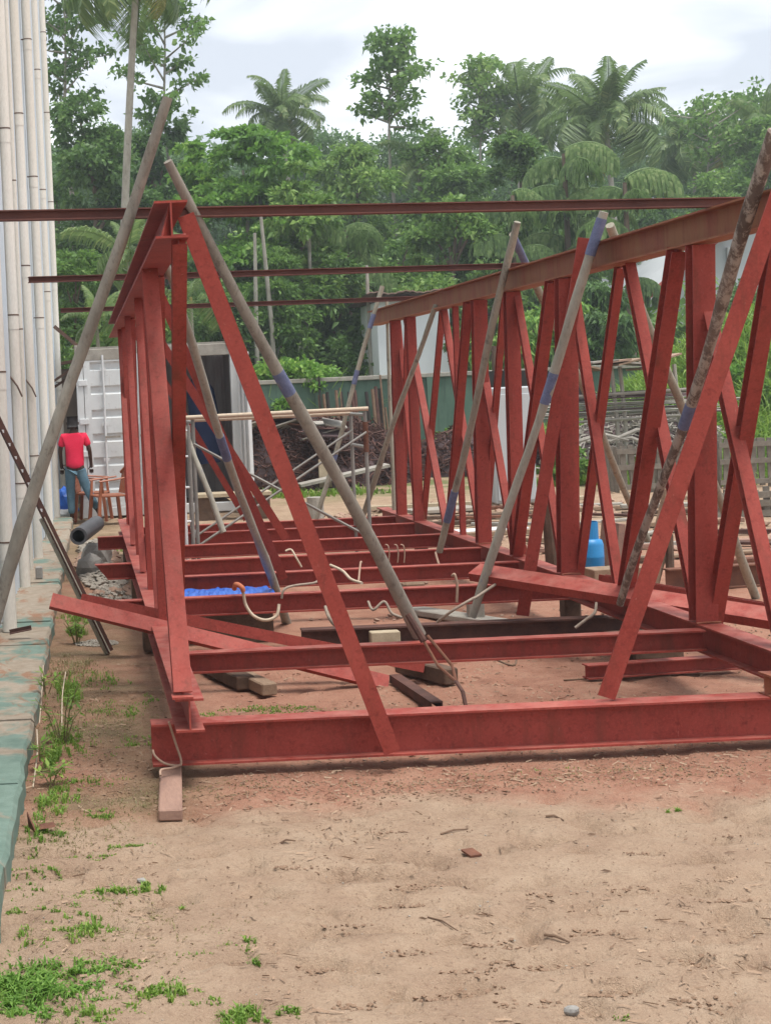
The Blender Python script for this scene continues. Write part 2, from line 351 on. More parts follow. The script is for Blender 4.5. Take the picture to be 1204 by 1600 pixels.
# ================================================================== STRUCTURE
# ground: one sheet, fine near the camera
xs = np.concatenate([[-400, -150, -60, -30, -14, -7, -4], np.arange(-2.4, 6.4, 0.032), np.arange(6.6, 14, 0.35), [16, 20, 26, 40, 80, 200, 500]])
ys = np.concatenate([[-60, -10, 0, 2, 3.4], np.arange(4.2, 12.6, 0.03), np.arange(12.7, 34, 0.16), [36, 40, 50, 70, 110, 200, 400, 900]])
gx, gy = np.meshgrid(xs, ys)
near = np.clip((gx+3)/1, 0, 1)*np.clip((13-gx)/3, 0, 1)*np.clip((gy-3.4), 0, 1)*np.clip((34-gy)/4, 0, 1)
_sp = [(770, 1465), (735, 1512), (800, 1498), (990, 1385), (620, 1405), (650, 1372), (640, 1480), (745, 1535), (495, 1505), (880, 1500), (958, 1548), (1080, 1490), (1130, 1400), (560, 1560), (820, 1560), (690, 1545), (930, 1450), (1100, 1560), (860, 1390), (540, 1440), (460, 1350), (1010, 1330), (600, 1290), (1150, 1300)]
SPOTS = [(atz(px, py, 0), (7*i*13 % 10)/10) for i, (px, py) in enumerate(_sp)]
def ground_h(x, y):
    prints = 0
    for i, (c_, q_) in enumerate(SPOTS):
        an = -.5+q_; u = (x-c_.x)*math.cos(an)+(y-c_.y)*math.sin(an); v = -(x-c_.x)*math.sin(an)+(y-c_.y)*math.cos(an); e_ = (u/.13)**2+(v/.055)**2
        prints = prints-.016*np.exp(-e_)+.009*np.exp(-((u-.03)/.17)**2-((v-.095)/.028)**2)+.006*np.exp(-(u/.15)**2-((v+.085)/.025)**2)
    prints = prints*(.5+fbm(x*26, y*26, 2))
    big = (fbm(x*0.7+5, y*0.7+9, 3)-0.45)*0.05
    med = (fbm(x*4+31, y*4+3, 3)-0.45)*0.022
    d = fbm(x*7+11, y*12+7, 5); dent = -np.clip(d-0.53, 0, 1)*0.22+(fbm(x*22+3, y*30+8, 3)-.45)*.010*np.clip((fbm(x*1.3+9, y*2.1+4, 2)-.25)*3, 0, 1)
    frontal = np.clip((7.2-y)/1.0, 0, 1)
    return big+med+prints+dent*(0.35+0.9*frontal)
gz = ground_h(gx, gy)*near
# nothing may bury the steel: keep relief low beneath it
gz = np.where(gy > 7.0, np.minimum(gz, 0.004), gz)-0.004
nv, nu = gx.shape
me = bpy.data.meshes.new('ground'); vv = np.stack([gx, gy, gz], -1).reshape(-1, 3)
idx = np.arange(nv*nu).reshape(nv, nu); q = np.stack([idx[:-1, :-1], idx[:-1, 1:], idx[1:, 1:], idx[1:, :-1]], -1).reshape(-1, 4)
me.vertices.add(len(vv)); me.vertices.foreach_set('co', vv.astype(np.float32).ravel()); me.loops.add(q.size); me.loops.foreach_set('vertex_index', q.astype(np.int32).ravel())
me.polygons.add(len(q)); me.polygons.foreach_set('loop_start', np.arange(0, q.size, 4, dtype=np.int32)); me.update(calc_edges=True)
tag(link('ground', me, 'ground', smooth=True), 'sandy red and beige earth yard', kind='structure')
def gh(x, y):
    z = float(ground_h(np.array([x]), np.array([y]))[0])
    n = max(0, min(1, x+3))*max(0, min(1, (13-x)/3))*max(0, min(1, y-3.4))*max(0, min(1, (34-y)/4))
    z *= n
    if y > 7.0: z = min(z, 0.004)
    return z-0.004

# wooded hill behind
hx = np.linspace(-60, 110, 60); hy = np.linspace(60, 190, 30); HX, HY = np.meshgrid(hx, hy)
HZ = np.clip((HY-62)/60, 0, 1)*9+fbm(HX*0.05, HY*0.05, 4)*4-2.6
mb = MB(); mb.v = [tuple(p) for p in np.stack([HX, HY, HZ], -1).reshape(-1, 3)]
mb.f = [(j*60+i, j*60+i+1, (j+1)*60+i+1, (j+1)*60+i) for j in range(29) for i in range(59)]
simple('hill_soil', (0.03, 0.05, 0.022), (0.06, 0.09, 0.04), 1, 1)
tag(mb.build('hill', 'hill_soil', smooth=True), 'wooded rise behind the yard', kind='structure')

# painted walkway of slabs beside the building
walk = tag(empty('walkway', (-0.6, 5, 0)), 'green painted concrete walkway with rust stains', kind='structure')
joints = [3.3, 4.55, 5.86, 7.07, 8.47, 9.8, 11.1, 12.2, 13.3, 14.8, 16.2, 17.7, 19.2, 20.8, 22.4, 24.2]
for i in range(len(joints)-1):
    y0, y1 = joints[i]+0.012, joints[i+1]-0.012
    ex = lambda y: -0.37+(y-5)*0.0105+random.uniform(-0.012, 0.012)
    h = 0.10+random.uniform(-0.008, 0.01); mb = MB(); n = 7; top = []
    ys_ = [y0+(y1-y0)*k/n for k in range(n+1)]; exs = [ex(y) for y in ys_]
    for k, y in enumerate(ys_):
        e = exs[k]; zj = random.uniform(-0.004, 0.004)
        mb.v += [(-1.3, y, h), (e-0.018, y, h+zj), (e, y, h-0.02+zj), (e+0.004, y, -0.05)]
    for k in range(n):
        for j in range(3): mb.f.append((k*4+j, k*4+4+j, k*4+5+j, k*4+1+j)[::-1])
    mb.f += [(0, 1, 2, 3), tuple(n*4+j for j in (3, 2, 1, 0))]
    mb.build('slab', 'slab_paint', walk)

# ------------------------------------------------------------------ warehouse at left with its downpipes
wx = lambda y: -0.99+0.022*y
bld = empty('warehouse', (wx(14)-0.3, 14, 0), 'tall pale blue sheet metal warehouse wall with cream downpipes at the left', 'building')
for i in range(24):
    y0 = 2.6+i*1.0; y1 = y0+0.992; mb = MB(); n = 20; lo = []
    for k in range(n+1):
        y = y0+(y1-y0)*k/n; off = (0.028 if k % 4 in (1, 2) else 0.0)
        mb.v += [(wx(y)+off, y, 0.09), (wx(y)+off, y, 11.0)]
    for k in range(n): mb.f.append((k*2, k*2+2, k*2+3, k*2+1))
    mb.build('wall_panel', 'sheet_blue', bld)
MB().box((wx(26.8)-1.0, 26.62, 5.5), (2.0, 0.08, 11)).box((wx(14)-0.6, 14, 11.1), (1.4, 25, 0.2)).build('end_wall', 'pipe_cream', bld)
for k, (px, s) in enumerate([(2, 204), (23, 165), (34, 150), (46, 140), (65, 124), (78, 104), (90, 92)]):
    d = F/s; p = at(px, 560, d) if k else at(-3, 560, d); r = 0.055 if k != 2 else 0.028; X0 = p.x
    pm = MB().tube([(X0, d, 0.10), (X0, d, 5.4), (X0, d, 11.0)], r, 14).build('downpipe', 'pipe_cream', bld, True)
    z = 0.5+random.random()*0.8
    while z < 9:
        MB().tube([(X0, d, z), (X0, d, z+0.13)], r*1.05, 14, cap=False).build('pipe_collar', 'pipe_cream', pm, True)
        MB().tube([(X0, d, z+0.131), (X0, d, z+0.143)], r*1.09, 14).box((X0-r-0.03, d, z+0.14), (0.08, 0.02, 0.012)).build('pipe_clip', 'clip_dark', pm)
        z += random.uniform(1.3, 2.2)
    if k in (1, 3): MB().tube([(X0-0.05, d-0.07, 2.1), (X0+0.02, d-0.085, 2.0), (X0+0.06, d-0.075, 1.9)], 0.009, 5).build('pipe_bracket', 'clip_dark', bld)
a, b = at(83, 512, 25.0), at(130, 552, 25.0)
tag(MB().prism(L_prof(0.06, 0.06), a, b).build('roof_strut', 'clip_dark'), 'short rusty angle strut running from the warehouse corner to the white container', 'strut')
# taupe partition between the warehouse and the container
tw = empty('partition', at(105, 700, 27.2), 'narrow taupe partition between the warehouse and the white container', 'wall')
a, b = at(84, 575, 27.2), at(134, 575, 27.2)
MB().box(((a.x+b.x)/2, 27.25, 1.2), (b.x-a.x, 0.1, 2.4)).build('wall_panel', 'taupe', tw)
MB().prism(box_prof(0.5, 0.05), (a.x-0.05, 27.1, 2.47), (b.x, 27.1, 2.55)).build('roof_sheet', 'clip_dark', tw)
a, b = at(78, 602, 24.6), at(126, 570, 24.6)
MB().prism(L_prof(0.04, 0.04), a, b).prism(L_prof(0.04, 0.04), at(78, 612, 24.6), at(126, 580, 24.6)).build('bracket', 'clip_dark', tw)

# ------------------------------------------------------------------ shipping container
D0 = 23.8; cx0 = at(126, 700, D0).x-0.02; W_ = 2.5; Hc = 2.62; Lc = 6.0
ct = empty('shipping_container', (cx0+W_/2, D0, 0), 'white weathered shipping container, left door shut and right side open', 'container')
for x in (cx0, cx0+W_-0.11): MB().box((x+0.055, D0+0.07, Hc/2), (0.11, 0.14, Hc-0.0)).build('corner_post', 'container_white', ct, bevel=0.008)
MB().box((cx0+W_/2, D0+0.06, Hc-0.09), (W_-0.225, 0.12, 0.18)).build('door_header', 'weathered', ct, bevel=0.008)
MB().box((cx0+W_/2, D0+0.06, 0.09), (W_-0.225, 0.12, 0.14)).build('door_sill', 'container_white', ct, bevel=0.008)
for x in (cx0+0.075, cx0+W_-0.075):
    c_ = MB().box((x, D0+0.08, Hc+0.005), (0.17, 0.2, 0.12)).build('corner_casting', 'weathered', ct, bevel=0.008)
    MB().lathe([(0.035, 0), (0.035, 0.012)], seg=12).build('casting_hole', 'black_hole', c_)
    bpy.data.objects[COL.objects[-1].name].matrix_world = Matrix.Translation((x, D0-0.027, Hc+0.005)) @ Matrix.Rotation(-PI/2, 4, 'X')
def corr_wall(p0, p1, z0, z1, nrm, name, mat, n=22):
    mb = MB(); p0 = Vector(p0); p1 = Vector(p1); nrm = Vector(nrm)
    for k in range(n*4+1):
        q_ = p0.lerp(p1, k/(n*4))+nrm*(0.035 if k % 4 in (1, 2) else 0); mb.v += [(q_.x, q_.y, z0), (q_.x, q_.y, z1)]
    for k in range(n*4): mb.f.append((k*2, k*2+2, k*2+3, k*2+1))
    return mb.build(name, mat, ct)
corr_wall((cx0+0.02, D0+0.15, 0), (cx0+0.02, D0+Lc, 0), 0.1, Hc-0.1, (1, 0, 0), 'side_wall', 'container_inside', 20)
corr_wall((cx0+W_-0.02, D0+0.15, 0), (cx0+W_-0.02, D0+Lc, 0), 0.1, Hc-0.1, (-1, 0, 0), 'side_wall', 'container_inside', 20)
corr_wall((cx0+0.02, D0+1.7, 0), (cx0+W_-0.02, D0+1.7, 0), 0.1, Hc-0.1, (0, -1, 0), 'partition_wall', 'container_inside', 7)
MB().box((cx0+W_/2, D0+Lc/2, Hc+0.01), (W_-0.05, Lc-0.3, 0.05)).build('roof', 'weathered', ct)
MB().box((cx0+W_/2, D0+Lc/2, 0.12), (W_-0.3, Lc-0.3, 0.04)).build('floor', 'timber_dark', ct)
# left door: corrugated bands, gasket, lock rods
xl_, xr_ = cx0+0.12, cx0+W_/2-0.01
dr = MB(); zs = []; z = 0.20; zt = Hc-0.2; nb = 6; seg = (zt-z)/nb
for k in range(nb):
    z0 = z+k*seg
    zs += [(z0, 0), (z0+seg*0.62, 0), (z0+seg*0.70, 0.04), (z0+seg*0.92, 0.04)]
zs.append((zt, 0))
for zz, off in zs: dr.v += [(xl_+0.10, D0+0.02+off, zz), (xr_-0.10, D0+0.02+off, zz)]
for k in range(len(zs)-1): dr.f.append((k*2, k*2+1, k*2+3, k*2+2))
dr.box((xl_+0.05, D0+0.03, (0.20+zt)/2), (0.10, 0.05, zt-0.20)).box((xr_-0.05, D0+0.03, (0.20+zt)/2), (0.10, 0.05, zt-0.20)).box(((xl_+xr_)/2, D0+0.03, 0.18), (xr_-xl_, 0.05, 0.04)).box(((xl_+xr_)/2, D0+0.03, zt+0.02), (xr_-xl_, 0.05, 0.04))
door = dr.build('door', 'container_white', ct)
for x in (xl_+0.30, xr_-0.28):
    MB().tube([(x, D0-0.03, 0.12), (x, D0-0.03, Hc-0.1)], 0.017, 8).build('lock_rod', 'white_paint', door, True)
    for zz in (0.3, 0.9, 1.45, 2.3): MB().box((x, D0-0.012, zz), (0.09, 0.035, 0.05)).build('rod_keeper', 'white_paint', door)
    MB().box((x+0.11, D0-0.05, 1.25), (0.24, 0.015, 0.035)).build('lock_handle', 'weathered', door)
for zz in (0.45, 1.0, 1.5, 2.1): MB().box((xl_-0.02, D0-0.012, zz), (0.14, 0.03, 0.09)).build('hinge', 'white_paint', door, bevel=0.005)
# right door swung fully open, seen on edge
dx_ = cx0+W_+0.02
o = MB().box((dx_+0.02, D0-0.55, Hc/2), (0.05, 1.08, Hc-0.35)).tube([(dx_-0.03, D0-0.25, 0.12), (dx_-0.03, D0-0.25, Hc-0.1)], 0.018, 8).tube([(dx_-0.03, D0-0.8, 0.12), (dx_-0.03, D0-0.8, Hc-0.1)], 0.018, 8).build('open_door', 'white_paint', ct)
# things in the container's open half
p = at(322, 700, D0+0.45)
tag(MB().tube([(p.x-0.1, p.y, 2.2), (p.x-0.05, p.y, 1.9), (p.x, p.y, 1.3), (p.x+0.05, p.y, 0.75)], [0.05, 0.22, 0.24, 0.16], 10, jitter=0.12, oval=0.4).build('overalls', 'navy', smooth=True), 'navy overalls hanging in the open right side of the white container', 'clothing')
p = at(345, 800, 22.4)
t_ = empty('trestle_table', (p.x+0.25, 22.6, 0), 'low pale board on dark blocks before the open container', 'table')
MB().box((p.x+0.2, 22.6, 0.36), (1.1, 0.5, 0.05)).build('board', 'timber_pale', t_)
for sx in (-.2, .6): MB().box((p.x+sx, 22.6, 0.165), (0.25, 0.4, 0.33)).build('support_block', 'timber_dark', t_)

# ------------------------------------------------------------------ boundary wall, far buildings
wl = empty('boundary_wall', (8, 36, 0), 'green painted masonry boundary wall behind the scrap heaps', 'wall')
for i in range(11):
    x0 = 3.0+i*2.6
    MB().box((x0+1.29, 36, 1.0), (2.56, 0.14, 2.0)).build('wall_panel', 'wall_green', wl)
    MB().box((x0+1.3, 35.98, 2.05), (2.60, 0.26, 0.10)).build('coping', 'weathered', wl, bevel=0.01)
    MB().box((x0, 35.93, 1.0), (0.20, 0.2, 2.0)).build('wall_pier', 'wall_green', wl)
hs = empty('white_outbuilding', at(645, 640, 42), 'small white outbuilding with a rusty sheet roof behind the green wall', 'building')
a, b = at(592, 560, 42), at(705, 560, 42); top = 4.15
MB().box(((a.x+b.x)/2, 43.2, top/2), (b.x-a.x, 2.4, top-.02)).build('wall', 'plaster_white', hs)
mb = MB(); n = 30
for k in range(n+1):
    x = a.x-0.35+(b.x-a.x+0.9)*k/n; o_ = 0.04 if k % 2 else 0
    mb.v += [(x, 41.5, 4.36+o_*.6+0.03*math.sin(k*0.7)), (x, 44.6, 4.16+o_*.6), (x, 41.5, 4.33+o_*.6+0.03*math.sin(k*0.7)), (x, 44.6, 4.13+o_*.6)]
for k in range(n): mb.f += [(k*4, k*4+4, k*4+5, k*4+1), (k*4+2, k*4+3, k*4+7, k*4+6), (k*4, k*4+2, k*4+6, k*4+4)]
MB().box(((a.x+b.x)/2, 41.72, 4.21), (b.x-a.x+0.4, 0.12, 0.08)).build('fascia', 'clip_dark', hs)
mb.build('roof', 'roof_rust', hs)
g2 = empty('grey_gabled_building', at(1120, 640, 52), 'large pale grey gabled building rising behind the trees at the right', 'building')
a, b, e = at(990, 470, 52), at(1290, 470, 52), at(1100, 395, 52)
mb = MB(); pr = [(a.x, 0), (b.x, 0), (b.x, 7.4), (e.x+1.2, e.z+0.9), (a.x, 3.9)]
mb.add([(x, 52, z) for x, z in pr]+[(x, 62, z) for x, z in pr], [(0, 1, 2, 3, 4), (9, 8, 7, 6, 5)]+[(i, (i+1) % 5+0, (i+1) % 5+5, i+5)[::-1] for i in range(5)]).build('wall', 'plaster_grey', g2)
for (pa, pb) in (((a.x-0.4, 51.8, 3.85), (e.x+1.2, 51.8, e.z+1.05)), ((e.x+1.2, 51.8, e.z+1.05), (b.x, 51.8, 7.55))): MB().prism(box_prof(0.5, 0.12), pa, pb).build('verge_board', 'primer_dull', g2)
s_ = at(1143, 480, 51.9); MB().tube([(s_.x, 51.9, 0), (s_.x, 51.9, 6.0)], 0.1, 8).build('downpipe', 'white_paint', g2)

# ================================================================== STEEL FRAME
XL, XR = 0.45, 3.50
ZB0, ZB1 = 0.262, 0.42          # bottom chords
ZT0, ZT1 = 2.56, 2.73           # top chords
NODE = [7.45, 8.77, 9.9, 11.1, 12.4, 13.5, 14.7, 16.05, 16.95]
def member(name, mat, parent, p0, p1, w_=0.125, h_=0.115, prof=None):
    d = (Vector(p1)-Vector(p0)).normalized(); up = Vector((0, -1, 0)); up = (up-d*up.dot(d)).normalized()
    return MB().prism(prof or I_prof(w_, h_, 0.008, 0.007), p0, p1, up).build(name, mat, parent)
def truss(X, label, y0b, y0t, yend, mats, diag_shift=0.0):
    t = empty('lattice_truss', (X, (y0b+yend)/2, ZB0), label, 'truss', 'pair of red lattice trusses')
    MB().prism(I_prof(0.135, ZB1-ZB0, 0.011, 0.008), (X, y0b, (ZB0+ZB1)/2), (X, yend, (ZB0+ZB1)/2)).build('bottom_chord', mats[1], t)
    MB().prism(I_prof(0.15, ZT1-ZT0, 0.011, 0.008), (X, y0t, (ZT0+ZT1)/2), (X, yend, (ZT0+ZT1)/2)).build('top_chord', mats[0], t)
    zb, zt = ZB1+0.002, ZT0-0.002
    return t, zb, zt
# right truss
tR, zb, zt = truss(XR, 'red steel lattice truss at the right with a rusty orange top chord', 7.15, 6.9, 18.1, ('primer_orange', 'primer_dull'))
N = NODE
def tm(kind, pt, pb, w_, off, h_=0.11, prof=None):
    a, b = atx(*pt, XR+off), atx(*pb, XR+off); a.z, b.z = zt, zb; b.x = a.x = XR+off
    return member(kind, 'primer', tR, a, b, w_, h_, prof)
V, Dg = 'vertical_post', 'diagonal_brace'
for kind, pt, pb, w_, off, h_ in (
    (V, (1238, 345), (1262, 1020), .13, -.01, .12), (Dg, (1215, 352), (1114, 960), .078, .062, .07), (Dg, (1082, 388), (1222, 985), .07, .022, .06),
    (V, (1093, 388), (1098, 968), .125, -.008, .11), (Dg, (1057, 393), (975, 912), .088, -.03, .085), (Dg, (982, 420), (1090, 950), .066, .03, .06),
    (Dg, (968, 424), (903, 870), .056, .07, .055), (Dg, (893, 445), (966, 905), .062, .032, .055), (V, (884, 446), (887, 893), .135, -.005, .11),
    (Dg, (862, 450), (806, 858), .08, -.03, .08), (Dg, (806, 464), (880, 880), .055, .035, .05), (V, (798, 466), (808, 855), .105, -.005, .10),
    (Dg, (788, 470), (757, 840), .05, .07, .05), (Dg, (737, 478), (804, 850), .06, .035, .05), (V, (748, 478), (755, 842), .12, -.005, .10), (Dg, (731, 479), (701, 827), .07, -.03, .07),
    (Dg, (693, 489), (752, 838), .06, .035, .05), (V, (711, 487), (723, 832), .05, .03, .05), (Dg, (691, 490), (661, 805), .055, .06, .05), (Dg, (635, 504), (698, 822), .065, .02, .05),
    (V, (641, 503), (653, 801), .095, -.01, .09), (V, (617, 508), (627, 795), .105, -.01, .09), (Dg, (622, 508), (651, 798), .05, .04, .05), (Dg, (636, 503), (630, 796), .05, .055, .05)):
    tm(kind, pt, pb, w_, off, h_)
for (px, py) in ((1098, 968), (887, 893), (808, 855), (755, 842), (701, 827), (653, 801)):
    y = atx(px, py, XR).y; MB().box((XR-0.003, y+0.02, ZB1+0.055), (0.008, 0.16, 0.105)).build('gusset_plate', 'primer_rusty', tR)
for (px, py) in ((1098, 968), (887, 893), (808, 855), (755, 842), (653, 801)):
    y = atx(px, py, XR).y; MB().box((XR+.01, y-0.063, ZB1+0.045), (0.09, 0.012, 0.085)).tube([(XR-.07, y-.075, ZB1+.004), (XR-.01, y-.08, ZB1+.009), (XR+.07, y-.075, ZB1+.004)], .007, 5, jitter=.3).build('weld_patch', 'primer_rusty', tR)
# left truss
tL, zb, zt = truss(XL, 'red steel lattice truss at the left, seen almost end on', 7.22, 6.94, 18.1, ('primer', 'primer'))
member('diagonal_brace', 'primer', tL, (XL-0.028, 8.62, zt), (XL-0.025, 7.30, zb), 0.088, 0.10)
member('vertical_post', 'primer', tL, (XL+0.012, 9.6, zt), (XL+0.02, 9.7, zb), 0.07, 0.08)
member('diagonal_brace', 'primer', tL, (XL+0.035, 7.0, zt), (XL+0.085, 9.35, zb), 0.066, 0.075)
for i in range(1, 8):
    a, b = N[i], N[min(i+1, 8)]
    if i % 2 == 0: member('diagonal_brace', 'primer', tL, (XL+0.0, b, zt), (XL+0.0, a+0.05, zb), 0.05, 0.06)
    else: member('diagonal_brace', 'primer', tL, (XL+0.055, a+.3, zt), (XL+0.055, b+.3, zb), 0.05, 0.06)
for y, xo in ((11.35, .025), (13.9, .033), (15.6, .04), (17.3, .05)): member('vertical_post', 'primer', tL, (XL+xo, y+0.0, zt), (XL+xo, y+0.05, zb), 0.07, 0.08)
MB().box((XL-0.03, 7.26, ZB1+0.006), (0.10, 0.10, 0.01)).build('base_plate', 'primer', tL)
MB().add([(XL-0.004, 7.0, ZT0+0.012), (XL-0.004, 7.0, ZT1-0.012), (XL-0.05, 6.96, ZT0+0.012), (XL+0.004, 7.0, ZT0+0.012), (XL+0.004, 7.0, ZT1-0.012), (XL-0.042, 6.952, ZT0+0.012)], [(0, 2, 1), (3, 4, 5), (0, 3, 5, 2), (2, 5, 4, 1), (1, 4, 3, 0)]).build('stiffener', 'primer', tL)
MB().prism(box_prof(0.08, 0.10), (XL-0.0, 7.25, 0.262), (XL-0.0, 7.25, 0.30)).build('stub_plate', 'primer', tL)

# cross beams
cb = [
 ('beam', 'front-most', None)]
def cross(label, d, x0, x1, z0, z1, mat, w_=0.10, skew=0.0, cut=0, group='red cross beams between the two trusses', rise=0.0):
    zc = (z0+z1)/2
    o = MB().prism(I_prof(w_, z1-z0, 0.010, 0.007), (x0, d, zc), (x1, d+skew, zc+rise), cut0=cut).build('cross_beam', mat)
    return tag(o, label, 'beam', group)
cross('long red cross beam in front of all the others, lying on a timber block', 7.52, 0.275, 4.6, 0.052, 0.255, 'primer', 0.14, rise=0.0)
bz1 = 0.405
cross('red cross beam second from the front, above the ground between the trusses', 8.62, XL+0.072, XR-0.072, bz1-0.115, bz1, 'primer_dull')
cross('third red cross beam from the front, under the hanging pale hose', 11.0, 0.12, XR-0.072, bz1-0.140, bz1-0.006, 'primer')
cross('fourth red cross beam from the front, just behind the blue tarpaulin', 12.25, XL+0.072, XR-0.072, bz1-0.12, bz1, 'primer')
cross('fifth red cross beam, its left end cut at an angle, with wire hooks on it', 13.4, 0.12, XR-0.072, bz1-0.135, bz1, 'primer', cut=-0.8)
cross('sixth red cross beam, where the scaffold frame stands just behind', 14.75, XL+0.072, XR-0.072, bz1-0.125, bz1, 'primer')
cross('seventh red cross beam, its square left end sticking out over the gravel', 16.05, 0.12, XR-0.072, bz1-0.135, bz1, 'primer')
cross('rearmost red cross beam at the far ends of the trusses', 17.0, XL+0.072, XR-0.072, bz1-0.12, bz1, 'primer')
# rusty beam on the ground
a, b = at(470, 976, 10.62), at(985, 962, 10.62)
tag(MB().prism(I_prof(0.12, 0.19, 0.012, 0.009), (a.x, 10.62, 0.10), (b.x+0.1, 10.58, 0.10)).build('rusty_beam', 'dark_rust'), 'dark rusty beam lying on the ground behind the second cross beam', 'beam')
tag(MB().box((at(600, 980, 10.5).x, 10.50, 0.10), (0.20, 0.09, 0.15)).build('wood_block', 'timber_pale', bevel=0.006), 'pale square wood block against the dark rusty beam', 'wood block')

# top bars
def topbar(px0, py0, px1, py1, label, h_, ext=0.0):
    z = ZT1+0.026; a, b = atz(px0, py0, z), atz(px1, py1, z); d = (b-a).normalized(); b = b+d*ext
    a.z = b.z = ZT1+h_/2+0.002
    return tag(MB().prism(I_prof(0.06, h_, 0.006, 0.006), a, b).build('purlin', 'bar_steel'), label, 'steel bar', 'dark steel bars laid over the trusses')
topbar(-8, 338, 1152, 316, 'nearest and longest dark steel bar laid over both truss tops', 0.05)
topbar(45, 437, 850, 414, 'middle dark steel bar laid over both truss tops', 0.045)
topbar(95, 485, 590, 468, 'farthest dark steel bar laid over both truss tops', 0.045, 0.5)

# leaning flat braces
def brace(p0, p1, w_, label, mat='primer', th=0.012, up=(0, -1, 0)):
    d = (Vector(p1)-Vector(p0)).normalized(); u = Vector(up); u = (u-d*u.dot(d)).normalized()
    return tag(MB().prism(L_prof(w_, 0.05, th) if th > 0.012 else [(x-w_/2, y) for x, y in L_prof(w_, 0.045, 0.01)], p1, p0, -u).build('raking_brace', mat), label, 'brace', 'red raking braces leaning on the trusses')
brace(at(290, 336, 7.1), at(613, 1176, 7.36), 0.080, 'bright red raking brace nearest the camera, leaning from the left truss over the front beam')
brace(at(238, 432, 10.9), at(444, 905, 11.9), 0.066, 'red raking brace of the left truss, its foot behind the blue tarpaulin')
brace(at(213, 474, 14.0), at(447, 842, 14.6), 0.078, 'red raking brace of the left truss, its foot on the sixth cross beam')
brace(at(200, 500, 15.9), at(385, 812, 16.4), 0.066, 'red raking brace of the left truss nearest to the container')
brace(at(1222, 290, 7.28), at(947, 1090, 7.52), 0.085, 'big red raking brace crossing in front of the right truss')
brace(at(913, 372, 10.15), at(816, 962, 10.6), 0.086, 'red raking brace of the right truss with its tip above the top chord')

# loose channels laid across the bottom chords
def channel(p0, p1, w_, h_, up, label, mat='primer'):
    return tag(MB().prism(U_prof(w_, h_), p0, p1, up).build('loose_channel', mat), label, 'steel channel', 'loose red channels lying across the frame')
channel(at(80, 939, 9.6), at(606, 1068, 9.5), 0.10, 0.035, (0.0, 0.7, -0.6), 'pink faced red channel sloping from the left walkway to the ground')
channel(at(128, 936, 9.95), at(662, 1042, 9.6), 0.075, 0.07, (0.0, 0.15, 1), 'second red channel behind the pink one, ending in front of the timber blocks')
channel(at(742, 894, 10.8), at(1260, 975, 8.95), 0.15, 0.06, (0.0, 0.5, -0.75), 'wide pink red channel lying over the right bottom chord')
channel(at(940, 905, 11.0), at(1260, 962, 9.5), 0.07, 0.07, (0.0, 0.2, 1), 'narrow red channel just behind the wide pink one at the right')
a, b = atz(914, 1050, 0.05), atz(1150, 1034, 0.05)
tag(MB().prism(I_prof(0.09, 0.085, 0.008, 0.007), (a.x, a.y, 0.052), (b.x, b.y, 0.052)).build('short_beam', 'primer_dull'), 'short red beam lying on the earth under the right truss', 'beam')
p = at(1193, 1060, 7.5)
tag(MB().prism(I_prof(0.12, 0.11, 0.010, 0.008), (p.x, 7.5, 0.257+0.05), (p.x+0.3, 7.52, 0.257+0.05)).build('beam_stub', 'primer_rusty'), 'rusty beam stub sitting on the right part of the front beam', 'beam')
a, b = atz(1040, 925, 0.0), atz(1215, 912, 0.0)
tag(MB().prism(I_prof(0.12, 0.19, 0.012, 0.009), (a.x, a.y, 0.10), (b.x+0.4, b.y, 0.10)).build('rusty_beam', 'rust'), 'brown rusty beam on the ground beyond the right truss', 'beam')

# ------------------------------------------------------------------ support poles
def pole(p0, p1, r0, r1, mat, label, bands=(), wob=0.012, seg=12, group='wooden props leaning on the trusses'):
    r0 *= .84; r1 *= .84; wob *= 1.7; p0, p1 = Vector(p0), Vector(p1); n = 14; pts = []; rs = []; ph = random.random()*6
    L_ = (p1-p0).length
    for i in range(n+1):
        f = i/n; q_ = p0.lerp(p1, f); k = math.sin(f*PI)
        pts.append(q_+Vector((math.sin(f*5+ph), math.cos(f*4+ph), 0))*wob*k*L_/3); rs.append((r0+(r1-r0)*f)*random.uniform(0.91, 1.09))
    o = tag(MB().tube(pts, rs, seg, jitter=0.07).build('support_pole', mat, smooth=True), label, 'pole', group)
    for (f0, f1) in bands:
        m = 5; bp = []; br = []
        for j in range(m+1):
            f = f0+(f1-f0)*j/m; g = f*n; i = min(int(g), n-1); u = g-i
            bp.append(pts[i].lerp(pts[i+1], u)); br.append((r0+(r1-r0)*f)*1.10)
        MB().tube(bp, br, seg).build('paint_band', 'tape_blue', o, True)
    return o
pole(at(-75, 1178, 7.7), at(262, 152, 7.25), 0.046, 0.030, 'pole_wood', 'tallest grey wooden prop leaning against the left truss from the walkway')
pole((at(655, 1003, 8.70).x, 8.70, 0.43), at(262, 252, 7.55), 0.049, 0.029, 'pole_wood', 'long wooden prop with one blue band, from left truss top to second cross beam', [(0.545, 0.59)])
pole((at(448, 974, 12.2)), at(250, 385, 8.95), 0.042, 0.028, 'pole_painted', 'grey prop with a blue band beside the pale hose', [(0.515, 0.575)])
pole(at(349, 832, 14.9), at(283, 655, 15.2), 0.034, 0.03, 'pole_painted', 'short grey prop inside the left scaffold frame')
pole((at(738, 964, 10.72)), at(943, 331, 9.95), 0.034, 0.038, 'pole_painted', 'grey prop with two blue bands reaching above the right top chord', [(0.545, 0.62), (0.90, 0.985)])
pole(at(686, 862, 13.3), at(808, 347, 12.0), 0.036, 0.034, 'pole_grey', 'grey prop with a blue foot standing on the fifth cross beam', [(0.10, 0.20)])
